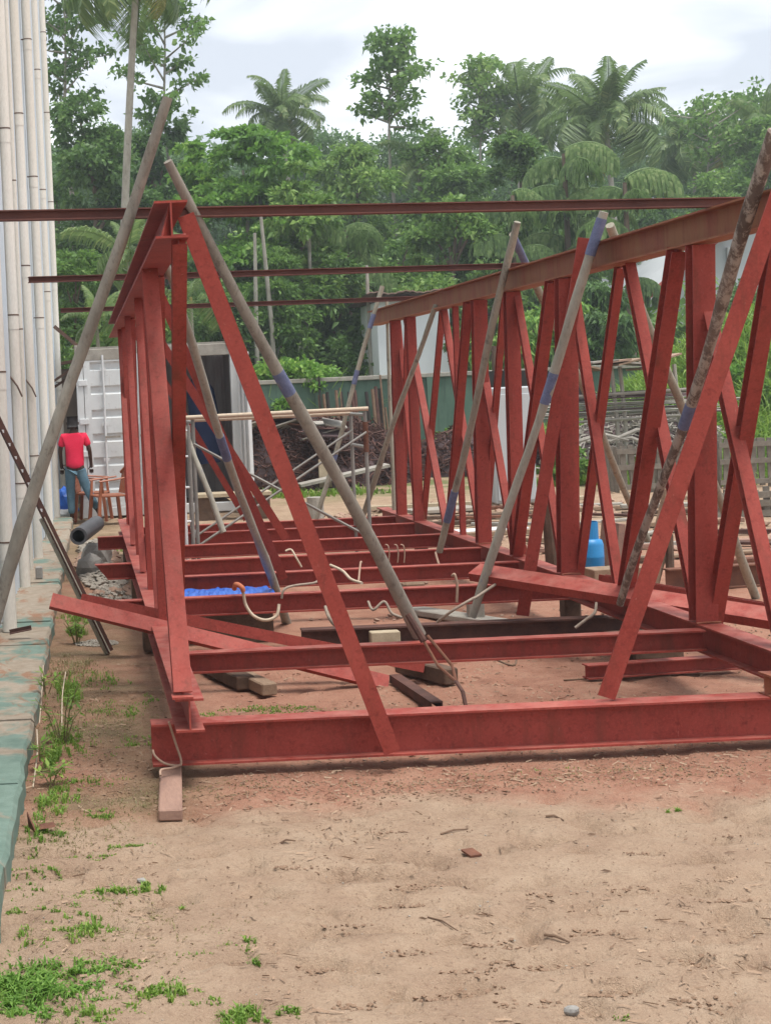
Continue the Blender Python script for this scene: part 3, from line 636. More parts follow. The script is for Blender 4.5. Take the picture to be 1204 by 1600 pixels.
pole(at(562, 820, 16.0), at(680, 477, 14.75), 0.034, 0.030, 'pole_grey', 'thin plain prop between the scaffold frame and the right truss')
pole(at(494, 811, 17.0), at(597, 447, 16.9), 0.030, 0.030, 'pole_grey', 'far thin prop with blue bands at the rear end of the right truss', [(0.22, 0.28), (0.58, 0.64), (0.82, 0.88)])
pole(at(968, 944, 9.55), at(1210, 205, 7.38), 0.027, 0.042, 'pole_bark', 'dark prop with peeling bark and a blue band, leaning on the right truss', [(0.435, 0.485)], 0.02)
pole(at(1180, 934, 12.4), at(952, 352, 10.25), 0.040, 0.036, 'pole_grey', 'grey prop standing outside the right truss, leaning in from the right')
pole(at(1015, 852, 16.6), at(800, 366, 12.5), 0.045, 0.032, 'pole_grey', 'far grey prop outside the right truss with a blue top', [(0.93, 0.99)])
pole(at(604, 560, 17.6)+Vector((0, 0, -2.2)), at(604, 470, 17.6), 0.03, 0.022, 'pole_grey', 'upright thin pole at the far end of the right truss', wob=0.004)
# perforated angle leaning by the walkway
a, b = at(168, 1020, 11.2), at(-30, 612, 11.0)
o = tag(MB().prism(L_prof(0.05, 0.05, 0.006), a, b, (0.3, -1, 0)).build('perforated_angle', 'dark_rust'), 'dark perforated steel angle leaning against the warehouse wall', 'angle iron')
for i in range(9):
    q_ = a.lerp(b, 0.55+i*0.05); q_ = q_+Vector((0.022, -0.012, 0)); 
    MB().box(q_, (0.018, 0.008, 0.022)).build('punched_hole', 'white_paint', o)
MB().tube([a.lerp(b, 0.0), a.lerp(b, 0.52)], 0.024, 8).build('lower_tube', 'pole_grey', o)

# timber packing
def timber(px, py, L_, w_, h_, ang, label, mat='timber_dark', z=0.0, name='timber_block'):
    p = atz(px, py, z); rot = Matrix.Rotation(R(ang), 3, 'Z')
    mb = MB().box(Vector((p.x, p.y, z+h_/2))+rot @ Vector((0, L_/2, 0)), (w_, L_, h_), rot)
    o = mb.build(name, mat, bevel=0.008); return tag(o, label, 'timber', 'timber packing pieces round the frame')
def timber2(pa, pb, w_, h_, label, mat, z=0.0):
    a, b = atz(*pa, z), atz(*pb, z); d = b-a; rot = Matrix.Rotation(math.atan2(-d.x, d.y), 3, 'Z')
    return tag(MB().box((a+b)/2+Vector((0, 0, h_/2)), (w_, d.length, h_), rot).build('timber_block', mat, bevel=0.006), label, 'timber', 'timber packing pieces round the frame')
timber2((267, 1283), (268, 1165), 0.105, 0.05, 'pinkish wooden block sticking out under the front beam\'s left end', 'timber_pink', -0.004)
timber(385, 1078, 0.75, 0.12, 0.085, 14, 'left of the two dark timbers under the second cross beam')
timber(422, 1087, 0.80, 0.10, 0.075, 14, 'browner right one of the two timbers under the second cross beam', 'timber')
timber(243, 1018, 0.30, 0.10, 0.10, 2, 'dark short block under the left bottom chord', 'timber_dark')
timber(706, 1070, 0.55, 0.10, 0.10, 22, 'thick timber beneath the forked rusty rod')
timber(655, 1045, 0.35, 0.22, 0.08, 3, 'grey flat timber between the channels and the forked rod', 'timber')
timber(1030, 1030, 0.6, 0.32, 0.10, 0, 'dark packing block beneath the right end of the second cross beam')
timber(820, 985, 1.3, 0.18, 0.05, 28, 'long flat plank behind the dark rusty beam at the right', 'weathered')
timber(745, 975, 0.22, 0.12, 0.2, -10, 'small grey timber at the foot of the two banded prop', 'weathered')
for yb, nm in ((11.2, 'dark packing block under the third cross beam'), (13.5, 'dark packing block under the fifth cross beam'), (16.1, 'dark packing block under the seventh cross beam')):
    tag(MB().box((XL+0.0, yb, 0.131), (0.14, 0.2, 0.256)).build('packing_block', 'timber_dark', bevel=0.012), nm+' by the left chord', 'block')
    tag(MB().box((XR+0.0, yb, 0.131), (0.12, 0.14, 0.256)).build('packing_block', 'timber_dark', bevel=0.012), nm+' by the right chord', 'block')
a, b = atz(617, 1060, 0.03), atz(682, 1103, 0.03)
tag(MB().prism(U_prof(0.07, 0.05, 0.008), b+Vector((0, 0, 0.0)), a, (0, 0, -1)).build('channel_offcut', 'dark_rust'), 'short brown channel offcut lying behind the front beam', 'offcut')
# forked rusty rod below the long prop
fk = empty('screw_prop_fork', at(700, 1075, 8.3), 'rusty forked steel rod lashed to the foot of the long wooden prop', 'steel rod')
A = at(637, 960, 8.5); Bp = at(662, 1002, 8.42); C1 = at(712, 1065, 8.2); E = at(736, 1102, 7.9); E.z = 0.0
MB().tube([A, Bp], 0.018, 6, jitter=0.2).build('lashing', 'dark_rust', fk)
MB().tube([Bp, at(684, 1040, 8.3), C1], 0.009, 6).build('rod', 'rust', fk); MB().tube([Bp+Vector((0.02, 0, 0.03)), at(706, 1040, 8.3), C1], 0.009, 6).build('rod', 'rust', fk)
MB().tube([C1, at(722, 1080, 8.05), E], 0.011, 6, jitter=0.15).build('rod_tail', 'dark_rust', fk)

# hoses, hooks, ropes
def smoothc(pts, k=6):
    o = []; P_ = [Vector(p) for p in pts]; P_ = [P_[0]]+P_+[P_[-1]]
    for i in range(1, len(P_)-2):
        for j in range(k):
            t_ = j/k; a, b, c, d = P_[i-1:i+3]
            o.append(0.5*((2*b)+(c-a)*t_+(2*a-5*b+4*c-d)*t_*t_+(3*b-a-3*c+d)*t_**3))
    return o+[P_[-2]]
def cord(pts, r, mat, label, cat='rope', name='rope'):
    return tag(MB().tube(smoothc(pts), r, 7).build(name, mat, smooth=True), label, cat)
h1 = cord([at(368, 918, 10.98), at(374, 914, 10.92), at(380, 926, 10.9), at(384, 945, 10.9), at(396, 962, 10.88), at(415, 969, 10.86), at(432, 962, 10.86), at(436, 944, 10.88)], 0.012, 'hose_pale', 'pale hose looped over the third cross beam by the blue tarpaulin', 'hose', 'hose')
MB().tube(smoothc([at(366, 920, 10.96), at(369, 913, 10.9), at(378, 918, 10.88), at(380, 924, 10.885)]), 0.018, 7).build('hose_end', 'hose_orange', h1, True)
cord([at(440, 935, 10.9), at(444, 921, 10.9), at(460, 915, 10.95), at(490, 911, 11.0), at(498, 906, 11.1)], 0.009, 'rope_grey', 'grey rope trailing over the third cross beam beside the banded prop')
cord([at(446, 861, 13.3), at(455, 859, 13.3), at(463, 872, 13.25), at(471, 886, 13.25)], 0.009, 'hose_pale', 'short bent pale hose hooked over the fifth cross beam', 'hose', 'hose')
cord([at(516, 883, 11.8), at(535, 892, 11.6), at(548, 905, 11.4), at(565, 911, 11.2)], 0.011, 'hose_pale', 'pale hose sagging behind the red brace at mid frame', 'hose', 'hose')
cord([at(575, 940, 10.9), at(583, 953, 10.8), at(600, 940, 10.8), at(612, 958, 10.75), at(628, 965, 10.7)], 0.010, 'rope_grey', 'wavy rope between the third cross beam and the long prop')
cord([at(508, 948, 10.9), at(513, 963, 10.8), at(522, 976, 10.8), at(535, 980, 10.8)], 0.012, 'rope_grey', 'dark rope hook hanging under the third cross beam')
for i, (px, l_) in enumerate([(606, 'left'), (620, 'middle'), (630, 'right')]):
    cord([at(px-4, 851, 13.33), at(px, 853, 13.3), at(px+2, 864, 13.3), at(px+1, 879, 13.3)], 0.006, 'cord_tan', '%s of the three thin wire hooks on the fifth cross beam' % l_, 'hook', 'wire_hook')
cord([at(560, 908, 11.9), at(563, 880, 12.1), at(565, 879, 12.2)], 0.008, 'cord_tan', 'thin wire hook standing over the fourth cross beam', 'hook', 'wire_hook')
cord([at(706, 900, 10.9), at(710, 898, 10.88), at(714, 915, 10.87), at(713, 941, 10.87)], 0.010, 'cord_tan', 'tan rope hung over the right part of the third cross beam')
cord([at(683, 972, 10.5), at(705, 955, 10.4), at(735, 937, 10.4), at(745, 932, 10.5), at(775, 912, 10.6)], 0.010, 'rope_grey', 'bent stick like rope tied round the foot of the two banded prop')
cord([at(898, 981, 9.9), at(915, 968, 9.9), at(928, 958, 9.9), at(931, 942, 9.95)], 0.010, 'rope_grey', 'rope hanging beneath the wide pink channel')
cord([at(680, 863, 13.2), at(684, 878, 13.1), at(690, 893, 13.0), at(691, 903, 12.9)], 0.010, 'cord_tan', 'tan rope at the blue foot of the grey prop')
cord([at(753, 1020, 9.6), at(800, 1040, 8.9), at(806, 1021, 9.5)], 0.006, 'stick', 'thin bent wire on the earth behind the front beam', 'wire', 'wire')
cord([at(612, 825, 17.3), at(618, 812, 17.4), at(632, 806, 17.5), at(646, 812, 17.5)], 0.012, 'rope_grey', 'grey hose arching at the far corner of the frame', 'hose', 'hose')
# thin cord tying the front beam's left end to its block
cord([at(264, 1128, 7.40), at(274, 1160, 7.435), at(283, 1188, 7.43), at(279, 1196, 7.42), at(258, 1193, 7.42), at(243, 1182, 7.43), at(239, 1172, 7.45)], 0.006, 'cord_tan', 'thin tan cord tied round the left end of the front beam', 'cord', 'cord')
cord([at(283, 1195, 7.42), at(268, 1200, 7.3), at(252, 1203, 7.25), at(251, 1212, 7.2)], 0.006, 'cord_tan', 'loose cord end lying on the pinkish block', 'cord', 'cord')

# blue tarpaulin strip
a, b = at(288, 917, 11.6), at(428, 911, 11.6); mb = MB(); nx, ny = 30, 6
for j in range(ny+1):
    for i in range(nx+1):
        f = i/nx; x = a.x+(b.x-a.x)*f; mb.v.append((x, 11.25+j*0.14, 0.335+random.uniform(-0.006, 0.006)+0.006*math.sin(i*.7+j*1.9)+(-0.02*abs(j-3)/3)))
for j in range(ny):
    for i in range(nx): q0 = j*(nx+1)+i; mb.f.append((q0, q0+1, q0+nx+2, q0+nx+1))
tag(mb.build('tarpaulin', 'tarp_blue'), 'crumpled bright blue tarpaulin between the third and fourth cross beams', 'tarpaulin')
tag(MB().box(((a.x+b.x)/2, 11.65, 0.16), (b.x-a.x-0.1, 0.65, 0.31)).build('timber_stack', 'timber_dark'), 'low dark timber stack beneath the blue tarpaulin', 'timber')
tag(MB().box((at(682, 900, 12).x, 12.9, 0.10), (0.18, 0.15, 0.20)).build('concrete_lump', 'timber', bevel=0.02), 'grey block on the ground beneath the blue footed prop', 'block')

# ------------------------------------------------------------------ scaffold
def scaffold():
    d0, d1 = 15.25, 16.05; xa, xb = at(303, 700, d0).x, at(572, 700, d0).x; zt_ = 1.60
    t = empty('scaffold', ((xa+xb)/2, (d0+d1)/2, 0), 'grey tubular scaffold frame with cross braces standing inside the steel frame', 'scaffold')
    for x in (xa, xb):
        for y in (d0, d1): MB().tube([(x, y, 0), (x, y, zt_)], 0.019, 8).build('leg', 'galv', t, True)
        for z in (zt_-0.03, zt_-0.35, 0.45): MB().tube([(x, d0, z), (x, d1, z)], 0.018, 8).build('rung', 'galv', t, True)
    MB().tube([(xa-0.14, d0-0.03, zt_+0.02), (xb+0.03, d0-0.03, zt_+0.03)], 0.022, 8).build('top_rail', 'hose_pale', t, True)
    MB().tube([(xa-0.1, d1, zt_-0.02), (xb, d1, zt_-0.02)], 0.022, 8).build('top_rail', 'hose_pale', t, True)
    for y in (d0, d1):
        MB().tube([(xa, y-0.03, 1.36), (xb, y-0.03, 0.35)], 0.013, 6).build('cross_brace', 'galv', t, True)
        MB().tube([(xa, y-0.055, 0.35), (xb, y-0.055, 1.40)], 0.013, 6).build('cross_brace', 'galv', t, True)
    MB().tube([(xb, d0-0.005, 1.2), (xb, d0-0.005, 1.5)], 0.026, 8).build('red_sleeve', 'rust', t, True)
    return t
scaffold()
sc2 = empty('scaffold_ladder', (at(293, 700, 14.9).x, 14.9, 0), 'pale narrow scaffold end frame stored by the left truss', 'scaffold')
for px in (285, 296): 
    x = at(px, 700, 14.9).x; MB().tube([(x, 14.9, 0), (x, 14.9, 1.55)], 0.018, 8).build('leg', 'white_paint' if px == 285 else 'galv', sc2, True)
for z in (0.3, 0.62, 0.95, 1.25, 1.5): MB().tube([(at(284, 700, 14.9).x, 14.9, z), (at(297, 700, 14.9).x, 14.9, z)], 0.013, 6).build('rung', 'white_paint', sc2, True)

# ------------------------------------------------------------------ person
def skinned(name, joints, edges, mat, parent=None, sub=2):
    me = bpy.data.meshes.new(name); me.from_pydata([j[0] for j in joints], edges, []); o = bpy.data.objects.new(name, me)
    bpy.context.scene.collection.objects.link(o)
    sk = o.modifiers.new('skin', 'SKIN'); sk.use_smooth_shade = True
    for i, j in enumerate(joints):
        r = j[1]; me.skin_vertices[0].data[i].radius = (r, r) if not hasattr(r, '__len__') else r
        me.skin_vertices[0].data[i].use_root = (i == 0)
    s = o.modifiers.new('sub', 'SUBSURF'); s.levels = sub; s.render_levels = sub
    dg = bpy.context.evaluated_depsgraph_get(); dg.update(); m2 = bpy.data.meshes.new_from_object(o.evaluated_get(dg)); o.modifiers.clear()
    o.data = m2; m2.name = name; m2.materials.clear(); m2.materials.append(M[mat]); m2.polygons.foreach_set('use_smooth', [True]*len(m2.polygons))
    if parent is not None: o.parent = parent; o.matrix_parent_inverse = Matrix.Translation(-parent.location)
    return o
def person(ox, oy, oz, H):
    k = H/1.65
    def J(x, y, z, r): return ((x*k, y*k, z*k), (r[0]*k, r[1]*k) if hasattr(r, '__len__') else r*k)
    # walking away to the right: right leg trailing towards the right, left leg under the body
    body = [J(0, 0, .88, .10), J(0, .01, 1.08, .10), J(0, .01, 1.28, .11), J(0, .01, 1.385, .06), J(-.01, .03, 1.45, .048), J(-.012, .045, 1.53, .078), J(-.012, .05, 1.60, .068),
            J(-.175, .01, 1.33, .045), J(-.225, .02, 1.10, .036), J(-.215, .10, .90, .028), J(-.21, .13, .82, .03),
            J(.175, .01, 1.33, .045), J(.235, -.01, 1.10, .036), J(.25, .06, .90, .028), J(.25, .08, .82, .03),
            J(-.08, 0, .82, .082), J(-.09, .06, .48, .055), J(-.085, .03, .09, .036), J(-.09, .13, .035, .03),
            J(.08, 0, .82, .082), J(.17, -.02, .50, .055), J(.33, -.14, .15, .036), J(.36, -.04, .06, .03)]
    ed = [(0, 1), (1, 2), (2, 3), (3, 4), (4, 5), (5, 6), (2, 7), (7, 8), (8, 9), (9, 10), (2, 11), (11, 12), (12, 13), (13, 14), (0, 15), (15, 16), (16, 17), (17, 18), (0, 19), (19, 20), (20, 21), (21, 22)]
    b = skinned('person', body, ed, 'skin')
    # fingers
    for hx_, hy_ in ((-.21, .13), (.25, .08)):
        for f in range(4):
            f0 = (hx_*k+(f-1.5)*.016*k, hy_*k, .80*k); MB().tube([f0, (f0[0], f0[1]+.012*k, .765*k), (f0[0], f0[1]+.02*k, (.735 if f in (1, 2) else .745)*k)], [.009*k, .008*k, .006*k], 6).build('finger', 'skin', b, True)
        s_ = -1 if hx_ > 0 else 1
        MB().tube([(hx_*k+s_*.02*k, hy_*k, .84*k), (hx_*k+s_*.045*k, hy_*k+.01*k, .80*k)], [.011*k, .008*k], 6).build('thumb', 'skin', b, True)
    sh = [J(0, 0, .80, (.155, .125)), J(0, 0, .92, (.155, .12)), J(0, .01, 1.08, (.15, .11)), J(0, .01, 1.28, (.16, .115)), J(0, .01, 1.375, (.085, .07)), J(-.165, .01, 1.325, .066), J(-.21, .015, 1.16, .062), J(.165, .01, 1.325, .066), J(.22, .0, 1.16, .062)]
    skinned('shirt', sh, [(0, 1), (1, 2), (2, 3), (3, 4), (3, 5), (5, 6), (3, 7), (7, 8)], 'shirt_red', b)
    jn = [J(0, 0, .90, (.14, .115)), J(-.08, 0, .78, .098), J(-.09, .06, .48, .072), J(-.085, .035, .10, .058), J(.08, 0, .78, .098), J(.17, -.02, .50, .072), J(.32, -.13, .17, .056)]
    skinned('jeans', jn, [(0, 1), (1, 2), (2, 3), (0, 4), (4, 5), (5, 6)], 'jeans', b)
    skinned('hair', [J(-.012, .03, 1.545, .088), J(-.012, .035, 1.605, .078), J(-.012, .02, 1.49, .055)], [(0, 1), (0, 2)], 'hair', b, 2)
    for x, y, z in ((-.09, .08, .02), (.36, -.06, .04)): MB().box((x*k, y*k, z*k), (.09*k, .24*k, .03*k)).build('sandal', 'clip_dark', b, bevel=0.008)
    for s in (-1, 1): MB().tube([(-.012*k+s*.085*k, .045*k, 1.51*k), (-.012*k+s*.088*k, .05*k, 1.55*k)], .014*k, 6).build('ear', 'skin', b, True)
    b.location = (ox, oy, oz)
    for ch in list(b.children): ch.matrix_parent_inverse = Matrix.Identity(4)
    return tag(b, 'person in a red shirt and blue jeans walking away beside the container', 'person')
pp = at(110, 810, 23.0)
person(pp.x+0.11, 22.95, 0.03, 1.58)

# ------------------------------------------------------------------ chairs
def chair(name_label, x, y, rz):
    t = empty('plastic_chair', (x, y, 0), name_label, 'chair', 'brown plastic armchairs before the container'); T = Matrix.Translation((x, y, 0)) @ Matrix.Rotation(rz, 4, 'Z')
    def tr(mb): mb.v = [tuple(T @ Vector(v)) for v in mb.v]; return mb
    for sx in (-1, 1):
        for sy in (-1, 1): tr(MB().prism(box_prof(0.055, 0.045), (sx*.26, sy*.24, 0), (sx*.23, sy*.20, 0.42), (0, 1, 0))).build('leg', 'plastic_brown', t)
        tr(MB().prism(box_prof(0.035, 0.035), (sx*.24, -.20, 0.42), (sx*.26, -.18, 0.64), (0, 1, 0))).build('arm_post', 'plastic_brown', t)
        tr(MB().tube([(sx*.26, -.21, .64), (sx*.27, 0, .66), (sx*.25, .20, .68)], 0.024, 6, oval=0.6)).build('armrest', 'plastic_brown', t)
    tr(MB().box((0, 0, .42), (.48, .44, .03))).build('seat', 'plastic_brown', t, bevel=0.01)
    for k in range(5): tr(MB().prism(box_prof(0.055, 0.015), ((k-2)*.095, .22, .44), ((k-2)*.10, .30, .78), (0, 1, 0))).build('back_slat', 'plastic_brown', t)
    tr(MB().tube([(-.25, .28, .74), (-.1, .31, .82), (.1, .31, .82), (.25, .28, .74)], 0.028, 6)).build('back_rail', 'plastic_brown', t)
    return t
pc = at(172, 812, 22.6); chair('right one of two brown plastic armchairs before the white container', pc.x, 22.6, R(-75))
pc = at(147, 812, 23.3); chair('left brown plastic armchair, partly hidden by the walking person', pc.x, 23.35, R(80))
# blue bag
def lump(name, c, r, mat, label, cat, seed=1, sq=(1, 1, 1), sub=3, amp=0.2, kind=None, parent=None, freq=2.5):
    bm = bmesh.new(); bmesh.ops.create_icosphere(bm, subdivisions=sub, radius=1)
    for v in bm.verts:
        n_ = float(fbm(np.array([v.co.x*freq+seed*7.7+v.co.z*1.7]), np.array([v.co.y*freq+seed*3.1-v.co.z*1.3]), 3)[0])-0.45
        v.co = Vector((v.co.x*sq[0], v.co.y*sq[1], v.co.z*sq[2]))*r*(1+amp*2*n_)
        v.co += Vector(c)
    me = bpy.data.meshes.new(name); bm.to_mesh(me); bm.free()
    o = link(name, me, mat, parent); return tag(o, label, cat) if label else o
p = at(100, 800, 23.6); lump('blue_bag', (p.x, 23.6, 0.24), 0.24, 'tarp_blue', 'crumpled blue plastic sack on the walkway beside the person', 'sack', 3, (0.9, 0.8, 1.1), 3, 0.35)
lump('white_bag', (p.x+0.03, 23.35, 0.12), 0.13, 'white_paint', 'small white plastic bag below the blue sack', 'bag', 5, (1.2, 0.8, 0.6), 2, 0.35)
# big black pipe
a, b = at(123, 838, 15.6), at(151, 818, 17.2); r0 = 0.088
mb = MB(); dirv = (b-a).normalized(); mb.tube([a, b], r0, 20, cap=False); mb.tube([b, a], r0*0.72, 20, cap=False)
mb.tube([a-dirv*0.002, a+dirv*0.0], r0, 20, cap=False)
# annular ends
def ring(mb, c, d, r1, r2, seg=20):
    ref = Vector((0, 0, 1)); u = d.cross(ref).normalized(); v = u.cross(d).normalized(); vs = []
    for k in range(seg):
        e = u*math.cos(2*PI*k/seg)+v*math.sin(2*PI*k/seg); vs += [c+e*r1, c+e*r2]
    mb.add(vs, [(2*k, 2*((k+1) % seg), 2*((k+1) % seg)+1, 2*k+1) for k in range(seg)])
ring(mb, a, dirv, r0, r0*0.72); ring(mb, b, dirv, r0, r0*0.72)
tag(mb.build('steel_pipe', 'black_pipe', smooth=True), 'thick black steel pipe lying with its open end facing the camera', 'pipe')
lump('rubble_stone', (0.03, 16.05, 0.10), .15, 'stone', 'rough stone under the open front end of the black steel pipe', 'stone', 12, (1, .8, .9), 2, .4)
lump('rubble_stone', (0.10, 16.9, 0.12), .17, 'stone', 'rough stone under the rear end of the black steel pipe', 'stone', 14, (1, .8, .9), 2, .4)

# bits on the walkway
o = MB().prism(L_prof(0.05, 0.03, 0.006), at(16, 990, 11.4)*1.0, at(50, 983, 11.4)).build('angle_offcut', 'dark_rust'); tag(o, 'small dark angle offcut on the walkway at the foot of a downpipe', 'offcut')
p = atz(62, 906, 0.10); tag(MB().box((p.x, p.y, 0.17), (0.07, 0.07, 0.12)).build('small_block', 'stone', bevel=0.01), 'small grey block standing on the walkway', 'block')
p = atz(62, 1292, 0.02)
tag(MB().add([(p.x-0.05, p.y+0.06, 0.07), (p.x-0.055, p.y+0.06, 0.07), (p.x-0.01, p.y-0.02, 0.0), (p.x-0.016, p.y-0.02, 0.0), (p.x-0.05, p.y+0.07, 0.0), (p.x+0.07, p.y-0.01, 0.02), (p.x+0.06, p.y+0.05, 0.025), (p.x, p.y+0.05, 0.02), (p.x-0.005, p.y-0.015, 0.012)],
   [(0, 4, 2), (1, 3, 4), (0, 2, 3, 1), (8, 5, 6, 7)]).build('bent_plate', 'rust'), 'small bent rusty plate lying by the walkway edge', 'offcut')

# ================================================================== YARD BACKGROUND
# gas cylinder
g = atz(924, 896, 0.0); g = Vector((g.x, g.y, 0))
gc = empty('gas_cylinder', (g.x, g.y, 0.02), 'small bright blue gas cylinder standing beyond the right truss', 'gas cylinder')
r = 0.118
MB().lathe([(r*0.9, 0.02), (r, 0.05), (r, 0.15), (r*1.012, 0.155), (r*1.012, 0.165), (r, 0.17), (r, 0.27), (r*0.88, 0.315), (r*0.5, 0.335), (r*.2, .34)], (g.x, g.y, 0), 24).build('body', 'gas_blue', gc, True)
MB().lathe([(r*0.85, 0.0), (r*0.85, 0.035)], (g.x, g.y, 0), 20, False).build('foot_ring', 'gas_dark', gc, True)
mb = MB(); n = 20
for k in range(n):
    if k in (18, 19, 0): continue
    a0, a1 = 2*PI*k/n, 2*PI*(k+1)/n; z0, z1 = 0.318, 0.49
    for rr in (r*0.66, r*0.62): mb.add([(g.x+rr*math.cos(a0), g.y+rr*math.sin(a0), z0), (g.x+rr*math.cos(a1), g.y+rr*math.sin(a1), z0), (g.x+rr*math.cos(a1), g.y+rr*math.sin(a1), z1), (g.x+rr*math.cos(a0), g.y+rr*math.sin(a0), z1)], [(0, 1, 2, 3)])
mb.build('collar', 'gas_blue', gc); MB().lathe([(0.02, 0.36), (0.02, 0.42), (0.03, 0.43), (0.03, 0.46)], (g.x, g.y, 0), 10).build('valve', 'gas_dark', gc)
def plank(px, py, L_, w_, h_, ang, label, mat='weathered', z=0.0, pitch=0, name='plank', d=None):
    p = atz(px, py, z); rot = (Matrix.Rotation(R(ang), 3, 'Z') @ Matrix.Rotation(R(pitch), 3, 'X'))
    return tag(MB().box(Vector((p.x, p.y, z+h_/2+0.01)), (L_, w_, h_), rot).build(name, mat, bevel=0.006), label, 'plank', 'loose planks on the yard ground')
plank(960, 905, 0.5, 0.25, 0.10, 6, 'grey brown plank beside the blue gas cylinder', 'timber')
plank(1130, 868, 1.9, 0.12, 0.03, 4, 'long dark plank on the earth beyond the right truss', 'timber')
plank(1100, 850, 1.6, 0.10, 0.03, -6, 'pale plank on the earth beyond the right truss', 'timber_pink')
plank(1160, 880, 1.2, 0.12, 0.04, 9, 'brown plank nearest the rusty beam at the right', 'rust')
plank(1155, 790, 3.0, 0.18, 0.05, -12, 'weathered board leaning low before the right crate', 'weathered', 0.05, 0)
plank(1180, 775, 2.4, 0.14, 0.05, 8, 'brown board under the right crate', 'timber', 0.12)
plank(1130, 800, 2.6, 0.12, 0.05, -3, 'dark board lying before the right crate', 'timber_dark', 0.0)
plank(745, 790, 3.2, 0.12, 0.06, 2, 'long pale bar lying behind the right truss', 'timber_pale', 0.02)
plank(700, 812, 2.2, 0.10, 0.05, -4, 'dark bar lying behind the right truss', 'timber_dark', 0.0)
plank(900, 800, 2.4, 0.10, 0.05, 5, 'brown board on the yard near the wooden crate', 'timber', 0.0)
plank(740, 835, 1.3, 0.3, 0.05, 12, 'white board on the yard seen through the right truss', 'white_paint', 0.0)
plank(830, 822, 1.5, 0.06, 0.04, -25, 'thin grey bar on the yard seen through the right truss', 'galv', 0.0)
plank(690, 800, 1.0, 0.5, 0.05, 12, 'cement stained board near the far truss posts', 'cement', 0.0)
for i in range(26):
    px = random.uniform(690, 1200); py = random.uniform(785, 880) if px > 900 else random.uniform(780, 850)
    mt = ['timber', 'timber_dark', 'rust', 'weathered', 'timber_pink', 'dark_rust'][i % 6]; cn = ['brown', 'dark', 'rust brown', 'grey', 'pinkish', 'blackish'][i % 6]
    plank(px, py, random.uniform(.4, 1.6), random.uniform(.05, .14), random.uniform(.02, .06), random.uniform(-50, 50) if i % 2 else random.uniform(-8, 8), cn+' scrap of wood or steel on the yard beyond the right truss', mt, 0, 0, 'scrap_piece')
# tree stump / split post behind the raking brace
p = atz(1040, 915, 0.0)
stp = empty('wooden_post', (p.x, p.y, 0), 'rough split wooden post leaning beyond the big raking brace', 'post')
MB().tube([(p.x-0.15, p.y, 0), (p.x-0.05, p.y, 0.35), (p.x+0.08, p.y+0.03, 0.82)], [0.085, 0.075, 0.06], 9, jitter=0.15).build('stem', 'timber', stp)
MB().tube([(p.x+0.02, p.y-0.04, 0), (p.x+0.03, p.y-0.04, 0.45)], [0.04, 0.03], 7, jitter=0.2).build('splinter', 'timber_dark', stp)
p = atz(864, 886, 0.0); tag(MB().tube([(p.x, p.y, 0), (p.x-0.02, p.y, 0.45), (p.x-0.04, p.y, 0.9)], [0.07, 0.065, 0.055], 9, jitter=0.08).build('wooden_post', 'timber_dark'), 'dark short wooden post seen through the right truss beside its middle posts', 'post')
tag(MB().box(Vector((at(955, 850, 14.9).x, 14.9, 0.22)), (0.06, 0.5, 0.42), Matrix.Rotation(0.12, 3, 'Y')).build('upright_board', 'timber_pink'), 'pinkish upright board behind the blue gas cylinder', 'plank')

# wooden crates
def crate(px, py, w_, dep, h_, label, z=0.0):
    p = atz(px, py, z); t = empty('wooden_crate', (p.x, p.y, z), label, 'crate', 'weathered slatted crates at the yard edge')
    n = max(5, int(w_/0.13))
    for k in range(n):
        for yy_ in (0, dep):
            MB().box((p.x-w_/2+(k+0.5)*w_/n+random.uniform(-.01, .01), p.y+yy_, z+h_/2+random.uniform(-.04, .04)), (w_/n*0.6, 0.025, h_), Matrix.Rotation(random.uniform(-.05, .05), 3, 'Y')).build('slat', 'timber_grey', t)
    for k in range(4):
        for xx in (-w_/2-0.01, w_/2+0.01): MB().box((p.x+xx, p.y+(k+0.5)*dep/4, z+h_/2), (0.025, dep/4*0.7, h_)).build('slat', 'timber_grey', t)
    for zz in (0.12, 0.55, 0.9): MB().box((p.x, p.y-0.03, z+h_*zz), (w_+0.08, 0.03, 0.08)).build('cross_rail', 'timber_grey', t)
    return t
crate(1018, 768, 1.0, 0.9, 0.72, 'grey slatted wooden crate in the middle of the far yard edge')
crate(1190, 760, 1.25, 0.9, 0.75, 'larger grey slatted crate at the right edge of the yard')
crate(1190, 806, 1.3, 0.6, 0.3, 'low broken crate below the larger one at the right')
# rack with rebar behind
rk = empty('bar_rack', (at(960, 740, 27).x, 27, 0), 'makeshift pole rack loaded with long thin steel bars', 'rack')
x0_, x1_ = at(872, 650, 27).x, at(1075, 650, 27).x
for px in (893, 962, 975, 1060):
    x = at(px, 700, 27).x; MB().tube([(x, 27, 0), (x+0.04, 27, 0.9), (x-0.02, 27, 2.0)], 0.035, 6, jitter=0.15).build('post', 'weathered', rk)
for z in (1.05, 1.5): MB().tube([(x0_, 26.95, z), (x1_, 26.95, z+0.05)], 0.03, 6, jitter=0.1).build('rail', 'weathered', rk)
for i in range(26):
    z = 1.12+(i % 9)*0.05+random.uniform(0, .02); y = 26.8+random.random()*0.6
    MB().tube([(x0_-random.random()*0.8, y, z), (x1_+random.random()*1.0, y, z+random.uniform(-.05, .1))], 0.012, 4).build('steel_bar', random.choice(['weathered', 'scrap', 'galv']), rk)
for i in range(7): MB().box((x0_+0.5+i*0.22, 27, 1.98+random.uniform(-.05, .15)), (0.45, 0.9, 0.03), Matrix.Rotation(random.uniform(-.3, .3), 3, 'Y')).build('roof_board', random.choice(['brick', 'weathered', 'timber']), rk)
